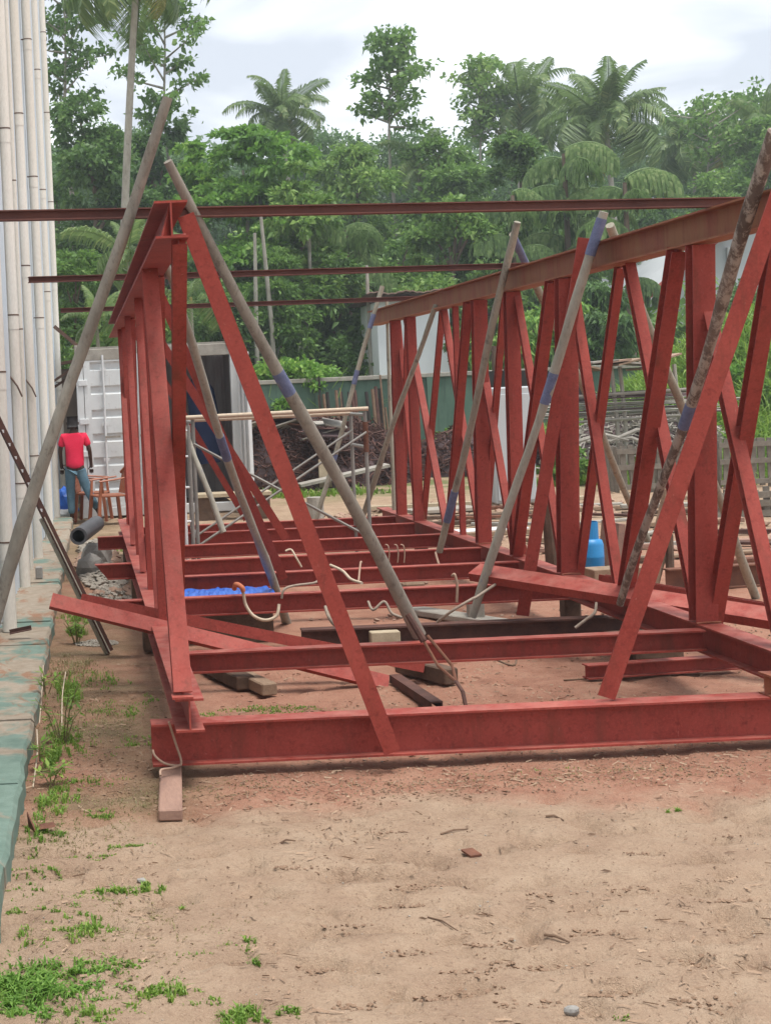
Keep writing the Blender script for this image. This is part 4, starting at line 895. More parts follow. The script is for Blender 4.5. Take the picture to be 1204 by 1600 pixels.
for i in range(4):
    a = at(random.uniform(900, 960), 690, 26); b = a+Vector((random.uniform(.5, 1.2), 0, random.uniform(-.4, .5)))
    tag(MB().tube([a, a.lerp(b, .5)+Vector((0, 0, .12)), b], 0.035, 6, jitter=0.2).build('bent_branch', 'weathered'), 'dry bent branch in the tangle before the bar rack', 'branch', 'dry branches before the bar rack')
# white cabinet through the truss
p = atz(800, 790, 0.0); cbn = empty('white_cabinet', (p.x, p.y, 0), 'dented white metal cabinet standing beyond the right truss', 'cabinet')
MB().box((p.x, p.y, 0.9), (0.6, 0.5, 1.7)).build('body', 'plaster_grey', cbn, bevel=0.02); MB().box((p.x, p.y-0.262, 0.87), (0.54, 0.02, 1.55)).build('door', 'plaster_grey', cbn, bevel=0.006)
MB().box((p.x+0.05, p.y-0.285, 1.0), (0.02, 0.02, 0.18)).build('handle', 'galv', cbn)
# dark lean-to box above
p = at(840, 620, 30); t_ = empty('dark_shelter', (p.x, 30, 0), 'dark tarpaulin shelter on poles before the green wall', 'shelter')
MB().box((p.x, 30, 1.75), (1.6, 1.2, 0.5), Matrix.Rotation(0.05, 3, 'Y')).build('cover', 'black_hole', t_)
for s in (-.75, 0.75): MB().tube([(p.x+s, 29.5, 0), (p.x+s, 29.5, 2.1)], 0.04, 6).build('post', 'timber_dark', t_)
for px in (755, 776):
    x = at(px, 650, 33).x; tag(MB().tube([(x, 33, 0), (x, 33, 2.6)], 0.06, 6, jitter=.1).build('fence_post', 'timber_dark'), 'dark upright timber before the green wall, %s of the pair' % ('left' if px == 755 else 'right'), 'post', 'dark posts before the green wall')

# scrap heaps: mound core plus countless bent rods
def heap(cx, cy, rx, ry, h, n, label, mats=('scrap', 'dark_rust')):
    bm = bmesh.new(); bmesh.ops.create_icosphere(bm, subdivisions=4, radius=1)
    for v in bm.verts:
        nn = float(fbm(np.array([v.co.x*4+cx]), np.array([v.co.y*4+v.co.z*3]), 3)[0])-.45
        v.co = Vector((v.co.x*rx, v.co.y*ry, max(v.co.z, -0.05)*h))*(1+nn*.25)+Vector((cx, cy, 0))
    me = bpy.data.meshes.new('heap_core'); bm.to_mesh(me); bm.free()
    t = empty('scrap_heap', (cx, cy, 0), label, 'heap'); o = link('heap_core', me, mats[0], t); mb = MB()
    for i in range(n):
        a_ = random.uniform(0, 2*PI); e = math.acos(random.uniform(0.0, 1)); rr = random.uniform(.95, 1.08)
        p = Vector((cx+math.cos(a_)*math.sin(e)*rx*rr, cy+math.sin(a_)*math.sin(e)*ry*rr, math.cos(e)*h*rr))
        if p.y > cy+ry*.4: continue
        d = Vector((random.uniform(-1, 1), random.uniform(-.6, .6), random.uniform(-.5, .7))).normalized(); l_ = random.uniform(.12, .45)
        bend = Vector((random.uniform(-1, 1), random.uniform(-1, 1), random.uniform(-.3, 1)))*l_*.35
        mb.tube([p-d*l_/2, p+bend, p+d*l_/2], random.uniform(.008, .02), 3, cap=False)
    tag(mb.build('bent_rods', mats[1], t), kind='stuff'); return t
hp = at(500, 765, 29.5); heap(hp.x+0.05, 29.8, 1.85, 1.2, 1.15, 3200, 'tangled heap of dark scrap reinforcement before the green wall, beyond the scaffold')
hp2 = at(410, 765, 28.5); heap(hp2.x, 28.8, 0.8, 0.9, 1.28, 1200, 'dark scrap heap with flat sheets right beside the white container')
hp3 = at(745, 770, 31); heap(hp3.x+0.1, 31.2, 1.5, 1.0, 0.85, 1800, 'low dark scrap heap seen between the right truss posts')
hp4 = at(915, 745, 30); heap(hp4.x+.6, 28.6, 1.7, 0.8, 1.05, 2200, 'grey brown tangle of scrap below the bar rack', ('scrap', 'weathered'))
for i in range(16):
    x = hp2.x-0.75+random.random()*2.6; z = 1.1+random.uniform(-.1, .28)
    q_ = Matrix.Rotation(random.uniform(-.3, .25), 3, 'Y') @ Matrix.Rotation(random.uniform(-.3, .3), 3, 'X')
    tag(MB().box((x, 28.1+random.random()*.7, z), (random.uniform(.4, .9), .5, .025), q_).build('scrap_sheet', ['weathered', 'rust', 'cement', 'scrap'][i % 4]), ['pale', 'rust brown', 'grey', 'dark'][i % 4]+' bent scrap sheet lying on top of the scrap heaps', 'sheet', 'scrap sheets on top of the heaps')
for i in range(34):
    px = random.uniform(498, 640); x = at(px, 640, 35.4).x; h = random.uniform(1.15, 1.9) if i % 5 else random.uniform(1.7, 2.2)
    tag(MB().tube([(x+random.uniform(-.03, .03), 35.2, 0), (x, 35.7, h)], random.uniform(.02, .045), 5).build('leaning_stick', random.choice(['dark_rust', 'stick', 'black_hole'])), ('taller' if h > 1.65 else 'short' if h < 1.4 else 'middling')+' dark bar standing against the green wall', 'bar', 'dark bars leaning on the green wall')
tag(MB().box((at(508, 745, 27.5).x, 27.5, 0.33), (0.22, 0.05, 0.5)).build('ply_offcut', 'timber_pale'), 'pale orange board standing before the scrap heap', 'board')
tag(MB().box((at(540, 760, 27).x, 27.2, 0.30), (1.6, 0.5, 0.05), Matrix.Rotation(-.18, 3, 'Y')).build('ply_sheet', 'weathered'), 'grey flat sheet propped low before the scrap heap', 'sheet')
tag(MB().lathe([(0.12, 0), (0.12, 0.3)], (at(493, 800, 22).x, 22, 0), 12).build('paint_tin', 'weathered'), 'small tin on the yard behind the scaffold', 'tin')

# grassy mound at right
mnd = MB(); nx, ny = 34, 26
def mound_z(x, y): return 3.0*math.exp(-((x-15.0)/3.4)**2-((y-33)/4.5)**2)+0.25*float(fbm(np.array([x*.8]), np.array([y*.8]), 3)[0])-0.2
for j in range(ny+1):
    for i in range(nx+1):
        x = 9+i*14/nx; y = 25+j*13/ny; mnd.v.append((x, y, mound_z(x, y)))
for j in range(ny):
    for i in range(nx): q0 = j*(nx+1)+i; mnd.f.append((q0, q0+1, q0+nx+2, q0+nx+1))
simple('mound_soil', (0.09, 0.15, 0.035), (0.20, 0.22, 0.07), 2, 1)
tag(mnd.build('mound', 'mound_soil', smooth=True), 'grassy earth mound at the right', kind='structure')

# ================================================================== SMALL GROUND DETAIL
def blades(pos, hgt, wid, lean=0.5, seg=2):
    """pos (n,3), hgt (n,) -> tapered bent blades"""
    n = len(pos); a = rng.random(n)*2*PI; dx, dy = np.cos(a), np.sin(a); ln = rng.random(n)*lean*2*hgt*0.6
    side = np.stack([-dy, dx, np.zeros(n)], -1)*wid[:, None]*0.5
    mid = pos+np.stack([dx*ln*.35, dy*ln*.35, hgt*.6], -1); tip = pos+np.stack([dx*ln*1.3, dy*ln*1.3, hgt*(1-0.75*rng.random(n))], -1)
    q1 = np.stack([pos-side, pos+side, mid+side*.8, mid-side*.8], 1); q2 = np.stack([mid-side*.8, mid+side*.8, tip+side*.12, tip-side*.12], 1)
    return np.concatenate([q1.reshape(-1, 3), q2.reshape(-1, 3)])
def patch(px, py, rx, ry, n, h):
    c = atz(px, py, 0); cl = rng.normal(0, .5, (max(4, n//14), 2)); ci = cl[rng.integers(0, len(cl), n)]+rng.normal(0, .09, (n, 2))
    x = c.x+ci[:, 0]*rx; y = c.y+ci[:, 1]*ry*1.3; r2 = (ci**2).sum(1)
    z = ground_h(x, y); z = np.where(y > 7, np.minimum(z, .004), z)-.01
    return np.stack([x, y, z], -1), h*(0.35+.9*rng.random(n))*np.exp(-r2*.5)
def grass_obj(name, plist, wid, mat, lean=0.6):
    P_, H_ = [], []
    for p in plist:
        a, b = patch(*p); P_.append(a); H_.append(b)
    P_ = np.concatenate(P_); H_ = np.concatenate(H_)
    o = link(name, np_mesh(name, blades(P_, H_, wid*(0.6+rng.random(len(P_))), lean), 4), mat); return tag(o, kind='stuff')
tag(grass_obj('lush_grass', [(55, 1535, .20, .17, 1700, .045), (140, 1508, .16, .05, 260, .035), (20, 1580, .12, .12, 260, .04), (90, 1545, .3, .1, 500, .03)], .007, 'grass_lush', 1.0), 'dense green grass patch in the front left corner', 'grass')
fg = [(40, 1460, .15, .12, 120, .03), (110, 1520, .2, .08, 200, .035), (210, 1560, .15, .1, 150, .03), (60, 1390, .12, .08, 120, .025), (320, 1560, .15, .06, 60, .025), (40, 1330, .1, .1, 100, .025), (125, 1450, .13, .10, 260, .045), (150, 1445, .08, .07, 160, .04), (185, 1392, .12, .04, 260, .035), (230, 1386, .07, .04, 160, .04), (60, 1362, .12, .05, 160, .025), (150, 1338, .1, .03, 160, .02), (190, 1322, .14, .03, 240, .02),
      (80, 1302, .08, .04, 150, .03), (160, 1272, .12, .07, 160, .035), (265, 1548, .07, .05, 260, .045), (140, 1582, .10, .06, 240, .04), (385, 1583, .08, .06, 260, .045), (355, 1596, .08, .04, 160, .05), (450, 1580, .04, .03, 100, .035),
      (383, 1467, .04, .03, 50, .035), (400, 1500, .04, .03, 50, .03), (285, 1418, .03, .03, 30, .025), (1045, 1268, .05, .03, 60, .03), (50, 1425, .12, .06, 90, .03), (100, 1410, .2, .1, 120, .02), (330, 1480, .2, .1, 90, .02), (980, 1590, .06, .04, 40, .02), (190, 1500, .2, .12, 130, .025),
      (405, 1110, .35, .12, 700, .026), (320, 1116, .15, .08, 130, .02), (480, 1106, .12, .08, 100, .02), (150, 1165, .22, .2, 220, .03), (215, 1160, .15, .15, 160, .03), (180, 1110, .25, .25, 320, .03), (130, 1220, .25, .14, 200, .03), (230, 1090, .14, .2, 120, .025),
      (200, 955, .35, .25, 500, .05), (150, 900, .2, .25, 250, .04), (180, 860, .2, .4, 200, .05), (125, 965, .12, .3, 500, .13), (120, 990, .08, .2, 200, .11), (790, 1200, .5, .06, 60, .02), (95, 1240, .1, .2, 260, .05), (85, 1180, .08, .3, 420, .07), (110, 1080, .12, .5, 600, .08), (75, 1260, .08, .2, 260, .06), (105, 1150, .15, .35, 420, .05), (60, 1300, .07, .2, 200, .05), (160, 1060, .2, .4, 300, .04)]
tag(grass_obj('short_grass', fg, .006, 'grass_green'), 'scattered short grass tufts on the earth', 'grass')
tag(grass_obj('dry_grass', [(140, 1120, .4, .6, 1500, .03), (110, 1300, .3, .3, 700, .025), (200, 1250, .35, .3, 700, .02), (300, 1230, .6, .2, 600, .018), (700, 1220, 1.4, .2, 1300, .015), (120, 1050, .2, .5, 700, .06), (200, 1450, .5, .4, 700, .018), (1000, 1210, 1.0, .2, 900, .015)], .005, 'grass_dry', 1.2), 'dry trampled grass on the earth', 'grass')
# far grass strips and mound grass
P_, H_ = [], []
def field(x0, x1, y0, y1, n, h, z=None, thr=.43):
    x = rng.uniform(x0, x1, n); y = rng.uniform(y0, y1, n); k = fbm(x*.9+3, y*.9, 3) > thr; x, y = x[k], y[k]
    zz = np.zeros(len(x))-.01 if z is None else np.array([z(a, b) for a, b in zip(x, y)])-.02
    P_.append(np.stack([x, y, zz], -1)); H_.append(h*(.4+rng.random(len(x))))
field(2.6, 12, 26.2, 27.6, 2500, .14); field(5.5, 10, 31.5, 35.5, 6000, .55); field(8.6, 12.5, 24.5, 30, 3000, .22); field(9.5, 19, 26, 36.5, 70000, .42, mound_z, 0); field(4, 30, 37, 44, 9000, .9)
field(4.3, 7.0, 36.5, 39, 4000, 1.9)
P_ = np.concatenate(P_); H_ = np.concatenate(H_)
tag(link('tall_grass', np_mesh('tall_grass', blades(P_, H_, .035*(.6+rng.random(len(P_))), .6), 4), 'grass_green'), 'bright tall grass on the mound and along the green wall', 'grass', kind='stuff')

# straw, chips and leaf litter
n = 11000; x = rng.uniform(-.35, 4.6, n); y = 4.3+rng.random(n)**1.1*6.5; z = ground_h(x, y); z = np.where(y > 7, np.minimum(z, .004), z)
clump = fbm(x*2.2+7, y*2.2, 3)+0.25*np.clip((y-6.6), 0, 1)*np.clip(8.5-y, 0, 1); k = clump > .47; x, y, z = x[k], y[k], z[k]; n = len(x)
a = rng.random(n)*2*PI; l = .005+rng.random(n)**3*.022; wdt = .001+rng.random(n)*.0020
dv = np.stack([np.cos(a)*l, np.sin(a)*l, rng.normal(0, .18, n)*l], -1); sd_ = np.stack([-np.sin(a)*wdt, np.cos(a)*wdt, rng.random(n)*.003], -1); c = np.stack([x, y, z+.003], -1)
tag(link('leaf_litter', np_mesh('leaf_litter', np.stack([c-dv-sd_, c-dv+sd_, c+dv+sd_, c+dv-sd_], 1).reshape(-1, 3), 4), 'straw'), 'dry straw and leaf litter scattered over the earth', 'litter', kind='stuff')
n = 1500; x = rng.uniform(-.35, 4.4, n); y = 4.3+rng.random(n)*5.5; z = ground_h(x, y); z = np.where(y > 7, np.minimum(z, .004), z)
a = rng.random(n)*2*PI; l = .004+rng.random(n)**4*.026; wdt = .0012+rng.random(n)*.0026
dv = np.stack([np.cos(a)*l, np.sin(a)*l, rng.normal(0, .1, n)*l], -1); sd_ = np.stack([-np.sin(a)*wdt, np.cos(a)*wdt, rng.random(n)*.004], -1); c = np.stack([x, y, z+.004], -1)
tag(link('dark_chips', np_mesh('dark_chips', np.stack([c-dv-sd_, c-dv*.3+sd_, c+dv+sd_*.5, c+dv*.3-sd_], 1).reshape(-1, 3), 4), 'stick'), 'dark wood chips scattered over the earth', 'litter', kind='stuff')
# gravel
def pebbles(name, spots, mat, label):
    mb = MB(); 
    for (px, py, rx, ry, n, s0, s1, zz) in spots:
        c = atz(px, py, 0)
        for i in range(n):
            r = math.sqrt(random.random()); a = random.random()*2*PI; x = c.x+r*math.cos(a)*rx; y = c.y+r*math.sin(a)*ry; s = random.uniform(s0, s1)
            z = max(gh(x, y), -.03)+s*.3+zz*(1-r)*random.random()
            rot = Matrix.Rotation(random.random()*6, 3, 'Z') @ Matrix.Rotation(random.uniform(-.5, .5), 3, 'X'); vs = []
            for v in ((1, 0, 0), (-1, 0, 0), (0, 1, 0), (0, -1, 0), (0, 0, 1), (0, 0, -1), (.6, .6, .5), (-.6, -.5, .5)): vs.append(rot @ Vector([v[0]*s*random.uniform(.7, 1.2), v[1]*s*random.uniform(.6, 1), v[2]*s*random.uniform(.4, .7)])+Vector((x, y, z)))
            mb.add(vs, [(0, 6, 4), (6, 2, 4), (0, 2, 6), (2, 1, 4), (1, 7, 4), (7, 3, 4), (1, 3, 7), (3, 0, 4), (2, 0, 5), (1, 2, 5), (3, 1, 5), (0, 3, 5)])
    return tag(mb.build(name, mat), label, 'gravel', kind='stuff')
pebbles('gravel', [(150, 1003, .17, .16, 420, .007, .018, .01), (165, 900, .25, 1.3, 700, .015, .05, .10), (150, 860, .2, 1.0, 300, .02, .07, .12), (180, 930, .3, .4, 250, .012, .035, .03), (700, 1450, 2.2, 1.6, 260, .002, .006, 0), (1000, 1160, 1.5, .3, 160, .003, .008, 0)], 'cement', 'grey gravel and rubble beside the walkway')
pebbles('rubble', [(190, 925, .25, .3, 40, .03, .06, .02), (150, 880, .3, 1.2, 60, .04, .09, .05), (740, 960, 1.5, .3, 60, .01, .03, 0), (700, 900, 1.0, .6, 40, .02, .05, 0), (1100, 840, 3, 1.5, 130, .02, .07, 0), (760, 800, 2.5, 2, 160, .03, .08, 0), (900, 860, 1.2, 1.0, 80, .02, .06, 0)], 'brick', 'brown rubble lumps on the yard')
p = atz(893, 1583, 0); lump('stone', (p.x, p.y, .010+gh(p.x, p.y)), .021, 'stone', 'grey stone on the sand at the bottom of the picture', 'stone', 4, (1.1, .8, .75), 2, .4)
p = atz(222, 1376, 0); lump('stone', (p.x, p.y, .008+gh(p.x, p.y)), .018, 'stone', 'pale small stone in the grass tuft at the left', 'stone', 9, (1.1, .8, .6), 2, .3)
p = atz(736, 1331, 0); tag(MB().box((p.x, p.y, gh(p.x, p.y)+.008), (.05, .07, .008), Matrix.Rotation(.3, 3, 'Z') @ Matrix.Rotation(.1, 3, 'X')).build('brick_chip', 'rust'), 'flat reddish brown chip on the beige sand', 'chip')
def twig(px0, py0, px1, py1, r, label):
    a, b = atz(px0, py0, 0), atz(px1, py1, 0); a.z, b.z = gh(a.x, a.y)+r, gh(b.x, b.y)+r; m = (a+b)/2; m.z = max(a.z, b.z)+.004; m.y += .01
    tag(MB().tube([a, m, b], [r, r, r*.6], 6).build('twig', 'stick'), label, 'twig', 'twigs on the sand')
twig(850, 1460, 889, 1472, .005, 'straight dark twig on the sand right of centre'); twig(668, 1430, 715, 1448, .003, 'thin curved twig on the sand near the centre'); twig(688, 1300, 730, 1292, .004, 'pale short twig above the reddish chip')
twig(433, 1312, 462, 1310, .004, 'short dark twig at left of the sand'); twig(852, 1276, 880, 1278, .005, 'dark twig near the front beam on the right'); twig(880, 1063, 1050, 1056, .005, 'long thin twig beside the short red beam')
simple('clod', (0.20, 0.125, 0.08), (0.33, 0.22, 0.15), 9, 0.95, 0.6)
pebbles('clods', [(px, py+4, .10, .05, 26, .003, .012, .004) for px, py in _sp]+[(700, 1225, 1.5, .22, 500, .003, .010, 0), (700, 1120, 1.6, .5, 500, .003, .012, 0), (900, 1000, 1.6, .7, 500, .004, .014, 0), (150, 1180, .3, .9, 400, .003, .010, 0), (700, 1450, 2.0, 1.5, 2200, .0012, .005, 0), (700, 1210, 2.2, .25, 1500, .002, .008, 0)], 'clod', 'small soil clods scattered over the trodden earth')
# weeds along the walkway
def weed(px, py, z0, n, h, spread, label, mat='grass_green'):
    p = atz(px, py, z0); t = empty('weed', (p.x, p.y, z0), label, 'plant', 'weeds growing along the walkway')
    st = MB(); quads = []
    for i in range(n):
        a = random.random()*2*PI; d = Vector((math.cos(a), math.sin(a)*.7, 0))*spread*random.uniform(.3, 1); hh = h*random.uniform(.6, 1.1); b = Vector((p.x, p.y, z0))+d*.2
        pts = [b, b+d*.4+Vector((0, 0, hh*.6)), b+d+Vector((0, 0, hh))]; st.tube(pts, [.004, .003, .002], 4, cap=False)
        for k in range(9):
            f = .3+.7*k/9; q_ = pts[0].lerp(pts[1], min(1, f*2)) if f < .5 else pts[1].lerp(pts[2], (f-.5)*2)
            aa = random.random()*2*PI; ld = Vector((math.cos(aa), math.sin(aa), random.uniform(-.3, .6))).normalized()*random.uniform(.05, .09); sd2 = ld.cross(Vector((0, 0, 1))).normalized()*.010
            quads += [q_, q_+ld*.5+sd2, q_+ld, q_+ld*.5-sd2]
    st.build('stem', 'grass_dry', t); link('leaves', np_mesh('leaves', np.array([tuple(v) for v in quads]), 4), mat, t)
weed(98, 1160, 0, 7, .30, .12, 'leafy green weed drooping over the walkway edge'); weed(72, 1085, .08, 3, .16, .08, 'small upright weed on the walkway edge')
weed(120, 1005, 0, 9, .22, .10, 'tall bright weed at the foot of the sloping channel'); weed(62, 1190, .05, 3, .10, .05, 'small weed low on the walkway side'); weed(80, 1225, 0, 4, .09, .07, 'low weed beside the walkway corner')
# hanging roots on the walkway edge
for (px, py, q_) in ((62, 1130, 1), (97, 1140, 2), (52, 1230, 3)):
    a = atz(px+6, py-90, .09); b = atz(px, py, .0); tag(MB().tube(smoothc([a, a.lerp(b, .5)+Vector((.03*math.sin(q_*3), 0, .02)), b]), .004, 5).build('dry_root', 'hose_pale'), ['', 'pale dry root hanging on the walkway edge above the green slab', 'pale dry root nearest the leafy weed', 'lowest pale dry root at the walkway corner'][q_], 'root')

# ================================================================== VEGETATION
def leaf_quads(c, dirs, L_, W_, droop=0.25):
    """folded leaf of one quad (two tris); c,dirs (n,3)"""
    n = len(c); dirs = dirs/np.linalg.norm(dirs, axis=1, keepdims=True); ref = rng.normal(0, 1, (n, 3)); side = np.cross(dirs, ref); side /= np.linalg.norm(side, axis=1, keepdims=True)+1e-9
    L_ = L_*(.6+.8*rng.random(n))[:, None]; W_ = W_*(.6+.8*rng.random(n))[:, None]
    tip = c+dirs*L_; tip[:, 2] -= (L_[:, 0]*droop); m = c+dirs*L_*.45
    return np.stack([c, m+side*W_*.5, tip, m-side*W_*.5], 1).reshape(-1, 3)
def crown_points(blobs, n, shell=0.45):
    vol = np.array([b[1][0]*b[1][1]*b[1][2] for b in blobs])**.8; cnt = (vol/vol.sum()*n).astype(int); P_, Nn = [], []
    for (c, r), m in zip(blobs, cnt):
        # sub-clumps on each blob
        k = max(6, m//70); d = rng.normal(0, 1, (k, 3)); d /= np.linalg.norm(d, axis=1, keepdims=True); d[:, 2] = np.where(rng.random(k) < .65, np.abs(d[:, 2]), d[:, 2])
        cc = d*(shell+(1-shell)*rng.random(k)[:, None]**.5); idx = rng.integers(0, k, m)
        q_ = cc[idx]+rng.normal(0, 1, (m, 3))*.16; nn = q_/np.linalg.norm(q_, axis=1, keepdims=True)
        P_.append(np.array(c)+q_*np.array(r)); Nn.append(nn)
    return np.concatenate(P_), np.concatenate(Nn)
def blobs_for(w_, h_, base, n, flat=1.0):
    bl = []
    for i in range(n):
        a = random.random()*2*PI; rr = random.uniform(.15, .8)*w_/2; f = random.random()
        prof = math.sin(PI*(0.18+0.75*f))
        c = (rr*prof*math.cos(a), rr*prof*math.sin(a), base+h_*(.08+.84*f)); s = random.uniform(.17, .30)*w_*(.6+.5*prof)
        bl.append((c, (s, s, s*.62*flat)))
    return bl
NTREE = [0]
def branchy(root, w_, base, h_, tr, mat, nb=7, bl=None):
    H_ = base+h_*.75; pts = [(random.uniform(-.02, .02)*H_*(i/6), random.uniform(-.02, .02)*H_*(i/6), H_*i/6) for i in range(7)]
    mb = MB().tube(pts, [tr*(1-.12*i) for i in range(7)], 8)
    tgt = [b[0] for b in (random.sample(bl, min(nb, len(bl))) if bl else [])]
    for c in tgt:
        f = max(.35, min(.85, (c[2]-w_*.25)/H_)); i = min(int(f*6), 5); p0 = Vector(pts[i]).lerp(Vector(pts[i+1]), f*6-i); p1 = Vector(c)
        mb.tube([p0, p0.lerp(p1, .5)+Vector((0, 0, .03*w_)), p1], [tr*.45, tr*.3, tr*.12], 5, cap=False)
    return mb
def tree(px, ptop, pbase_w, d, base, w_, label, leaf='leaf_mid', n=7000, L_=.26, W_=.13, nblob=16, tr=.16, trunk='trunk_brown', droop=.25, group='trees of the wood behind the yard', gz0=None, flat=1.0, shell=.45):
    """crown top at pixel row ptop; crown starts at height base"""
    top = at(px, ptop, d); gz_ = 0.0 if d < 62 else max(0, (d-62)/60*9)*.9-.4
    if gz0 is not None: gz_ = gz0
    h_ = top.z-gz_-base; x0 = top.x
    if px < 1240: n = int(n*1.5); L_ *= .78; W_ *= .84
    root = empty('broadleaf_tree', (x0, d, gz_), label, 'tree', group)
    bl = blobs_for(w_, h_, base, nblob, flat)
    P_, Nn = crown_points(bl, n, shell); q_ = Nn+rng.normal(0, .7, P_.shape); v = leaf_quads(P_, q_, L_, W_, droop)+np.array([x0, d, gz_])
    link('crown', np_mesh('crown', v, 4), leaf, root)
    mb = branchy(root, w_, base, h_, tr, trunk, 8, bl); mb.v = [(a+x0, b+d, c+gz_) for a, b, c in mb.v]; mb.build('trunk', trunk, root, True)
    return root
# --- palms
def frond_mesh(L_, droop, nleaf=34, ll=.75, hang=.5, name='frond', twist=0):
    pts = []; 
    for i in range(13):
        f = i/12; ang = R(48)-droop*f*f; 
        if i == 0: p = Vector((0, 0, 0))
        else: p = pts[-1]+Vector((math.cos(ang), 0, math.sin(ang)))*L_/12
        pts.append(p)
    mb = MB().tube(pts, [.035*(1-.85*i/12) for i in range(13)], 4, cap=False)
    for i in range(nleaf):
        f = .16+.82*i/nleaf; g = f*12; k = min(int(g), 11); p = pts[k].lerp(pts[k+1], g-k); tdir = (pts[k+1]-pts[k]).normalized()
        l_ = ll*math.sin(PI*min(1, .25+f*.72))**.7
        for s in (-1, 1):
            d = (Vector((0, s, 0))*.85+tdir*.6+Vector((0, 0, -.15))).normalized()*l_*random.uniform(.7, 1.15); m = p+d*.5; e = p+d*.85+Vector((0, 0, -hang*l_*random.uniform(.6, 1.3)))
            w_ = tdir*.032; mb.add([p-w_*.6, p+w_*.6, m+w_, m-w_, e], [(0, 1, 2, 3), (3, 2, 4)])
    return mb.mesh(name)
FM = [frond_mesh(l, R(a), 40, .72, h) for l, a, h in ((2.7, 50, .35), (2.9, 85, .5), (2.7, 120, .9), (2.6, 150, 1.3))]
for m in FM: m.materials.append(M['frond_green'])
FY = frond_mesh(2.7, R(150), 30, .65, .9); FY.materials.append(M['frond_yellow'])
def palm(px, py, d, label, lean=0.0, scale=1.0, n=20, tr=.13, gz_=0.0, name='coconut_palm', droopy=0, group='coconut palms rising over the wood', trunk='trunk_pale', base=None):
    top = at(px, py, d); b = base if base is not None else Vector((top.x+lean, d, gz_))
    root = empty(name, b, label, 'palm tree', group)
    pts = [b.lerp(top, i/10)+Vector((lean*.25*math.sin(PI*i/10), 0, 0)) for i in range(11)]
    MB().tube(pts, [tr*(1.25 if i == 0 else 1-.03*i) for i in range(11)], 9).build('trunk', trunk, root, True)
    MB().tube([top+Vector((0, 0, -.35*scale)), top+Vector((0, 0, .2*scale))], [tr*1.3, tr*.6], 8).build('crown_shaft', 'frond_yellow', root, True)
    for i in range(n):
        f = i/n; el = R(62)-f*R(100)-droopy+random.uniform(-.2, .2); az = i*2.399+random.uniform(-.35, .35)
        me = FM[min(3, max(0, int(f*4.2+random.uniform(-.8, .6))))] if f < .88 or i % 2 else FY
        o = bpy.data.objects.new('frond', me); COL.objects.link(o); o.parent = root
        s = scale*random.uniform(.75, 1.12)*(1 if f > .12 else .8)
        o.matrix_local = Matrix.Translation(top-b) @ Matrix.Rotation(az, 4, 'Z') @ Matrix.Rotation(-el+R(30), 4, 'Y') @ Matrix.Rotation(random.uniform(-.8, .8), 4, 'X') @ Matrix.Scale(s, 4)
    return root
# fishtail palm frond: arching rachis with hanging combs
def fishtail_mesh():
    L_ = 2.6; pts = [Vector((0, 0, 0))]
    for i in range(1, 11): ang = R(50)-R(105)*(i/10); pts.append(pts[-1]+Vector((math.cos(ang), 0, math.sin(ang)))*L_/10)
    pts = [Vector((p.x, p.x*p.x*.05*random.uniform(-1, 1), p.z)) for p in pts]
    mb = MB().tube(pts, [.04*(1-.8*i/10) for i in range(11)], 4, cap=False)
    for i in range(13):
        f = .10+.88*i/13; g = f*10; k = min(int(g), 9); p = pts[k].lerp(pts[k+1], g-k)
        for s in (-1, 1):
            l_ = 1.35*math.sin(PI*(.18+.66*f))*random.uniform(.75, 1.15); q0 = p; sp = random.uniform(.5, 1.2)
            for j in range(9):
                u = j/9; q1 = q0+(Vector((0.05+.1*random.random(), s*sp*(1-u)**2, -.15-u*1.6)).normalized()*l_/9)
                for t_ in (-1, 1):
                    z_ = random.uniform(.8, 1.2); e = q0+Vector((t_*.10*z_, s*.05+random.uniform(-.03, .03), -.20*z_)); mb.add([q0, q0+Vector((t_*.12, s*.03, -.05)), e+Vector((t_*.03, 0, -.06)), q0+Vector((t_*.01, 0, -.20))], [(0, 1, 2, 3)])
                q0 = q1
    m = mb.mesh('fishtail_frond'); m.materials.append(M['fish_leaf']); return m
FT = [fishtail_mesh() for _ in range(3)]
def fishtail(px, py, d, n, label, scale=1.0):
    top = at(px, py, d); root = empty('fishtail_palm', (top.x, d, 0), label, 'palm tree', 'fishtail palms with drooping combs')
    MB().tube([(top.x, d, 0), (top.x, d, top.z/2), (top.x, d, top.z-.1)], [.13, .11, .06], 8).build('trunk', 'trunk_brown', root, True)
    for i in range(n):
        o = bpy.data.objects.new('frond', FT[i % 3]); COL.objects.link(o); o.parent = root; lvl = (i/n)*top.z*.45
        o.matrix_local = Matrix.Translation((0, 0, top.z-lvl)) @ Matrix.Rotation(i*2.399+random.uniform(-.4, .4), 4, 'Z') @ Matrix.Rotation(random.uniform(-.45, .35), 4, 'Y') @ Matrix.Scale(scale*random.uniform(.85, 1.15), 4)
    return root

T = tree
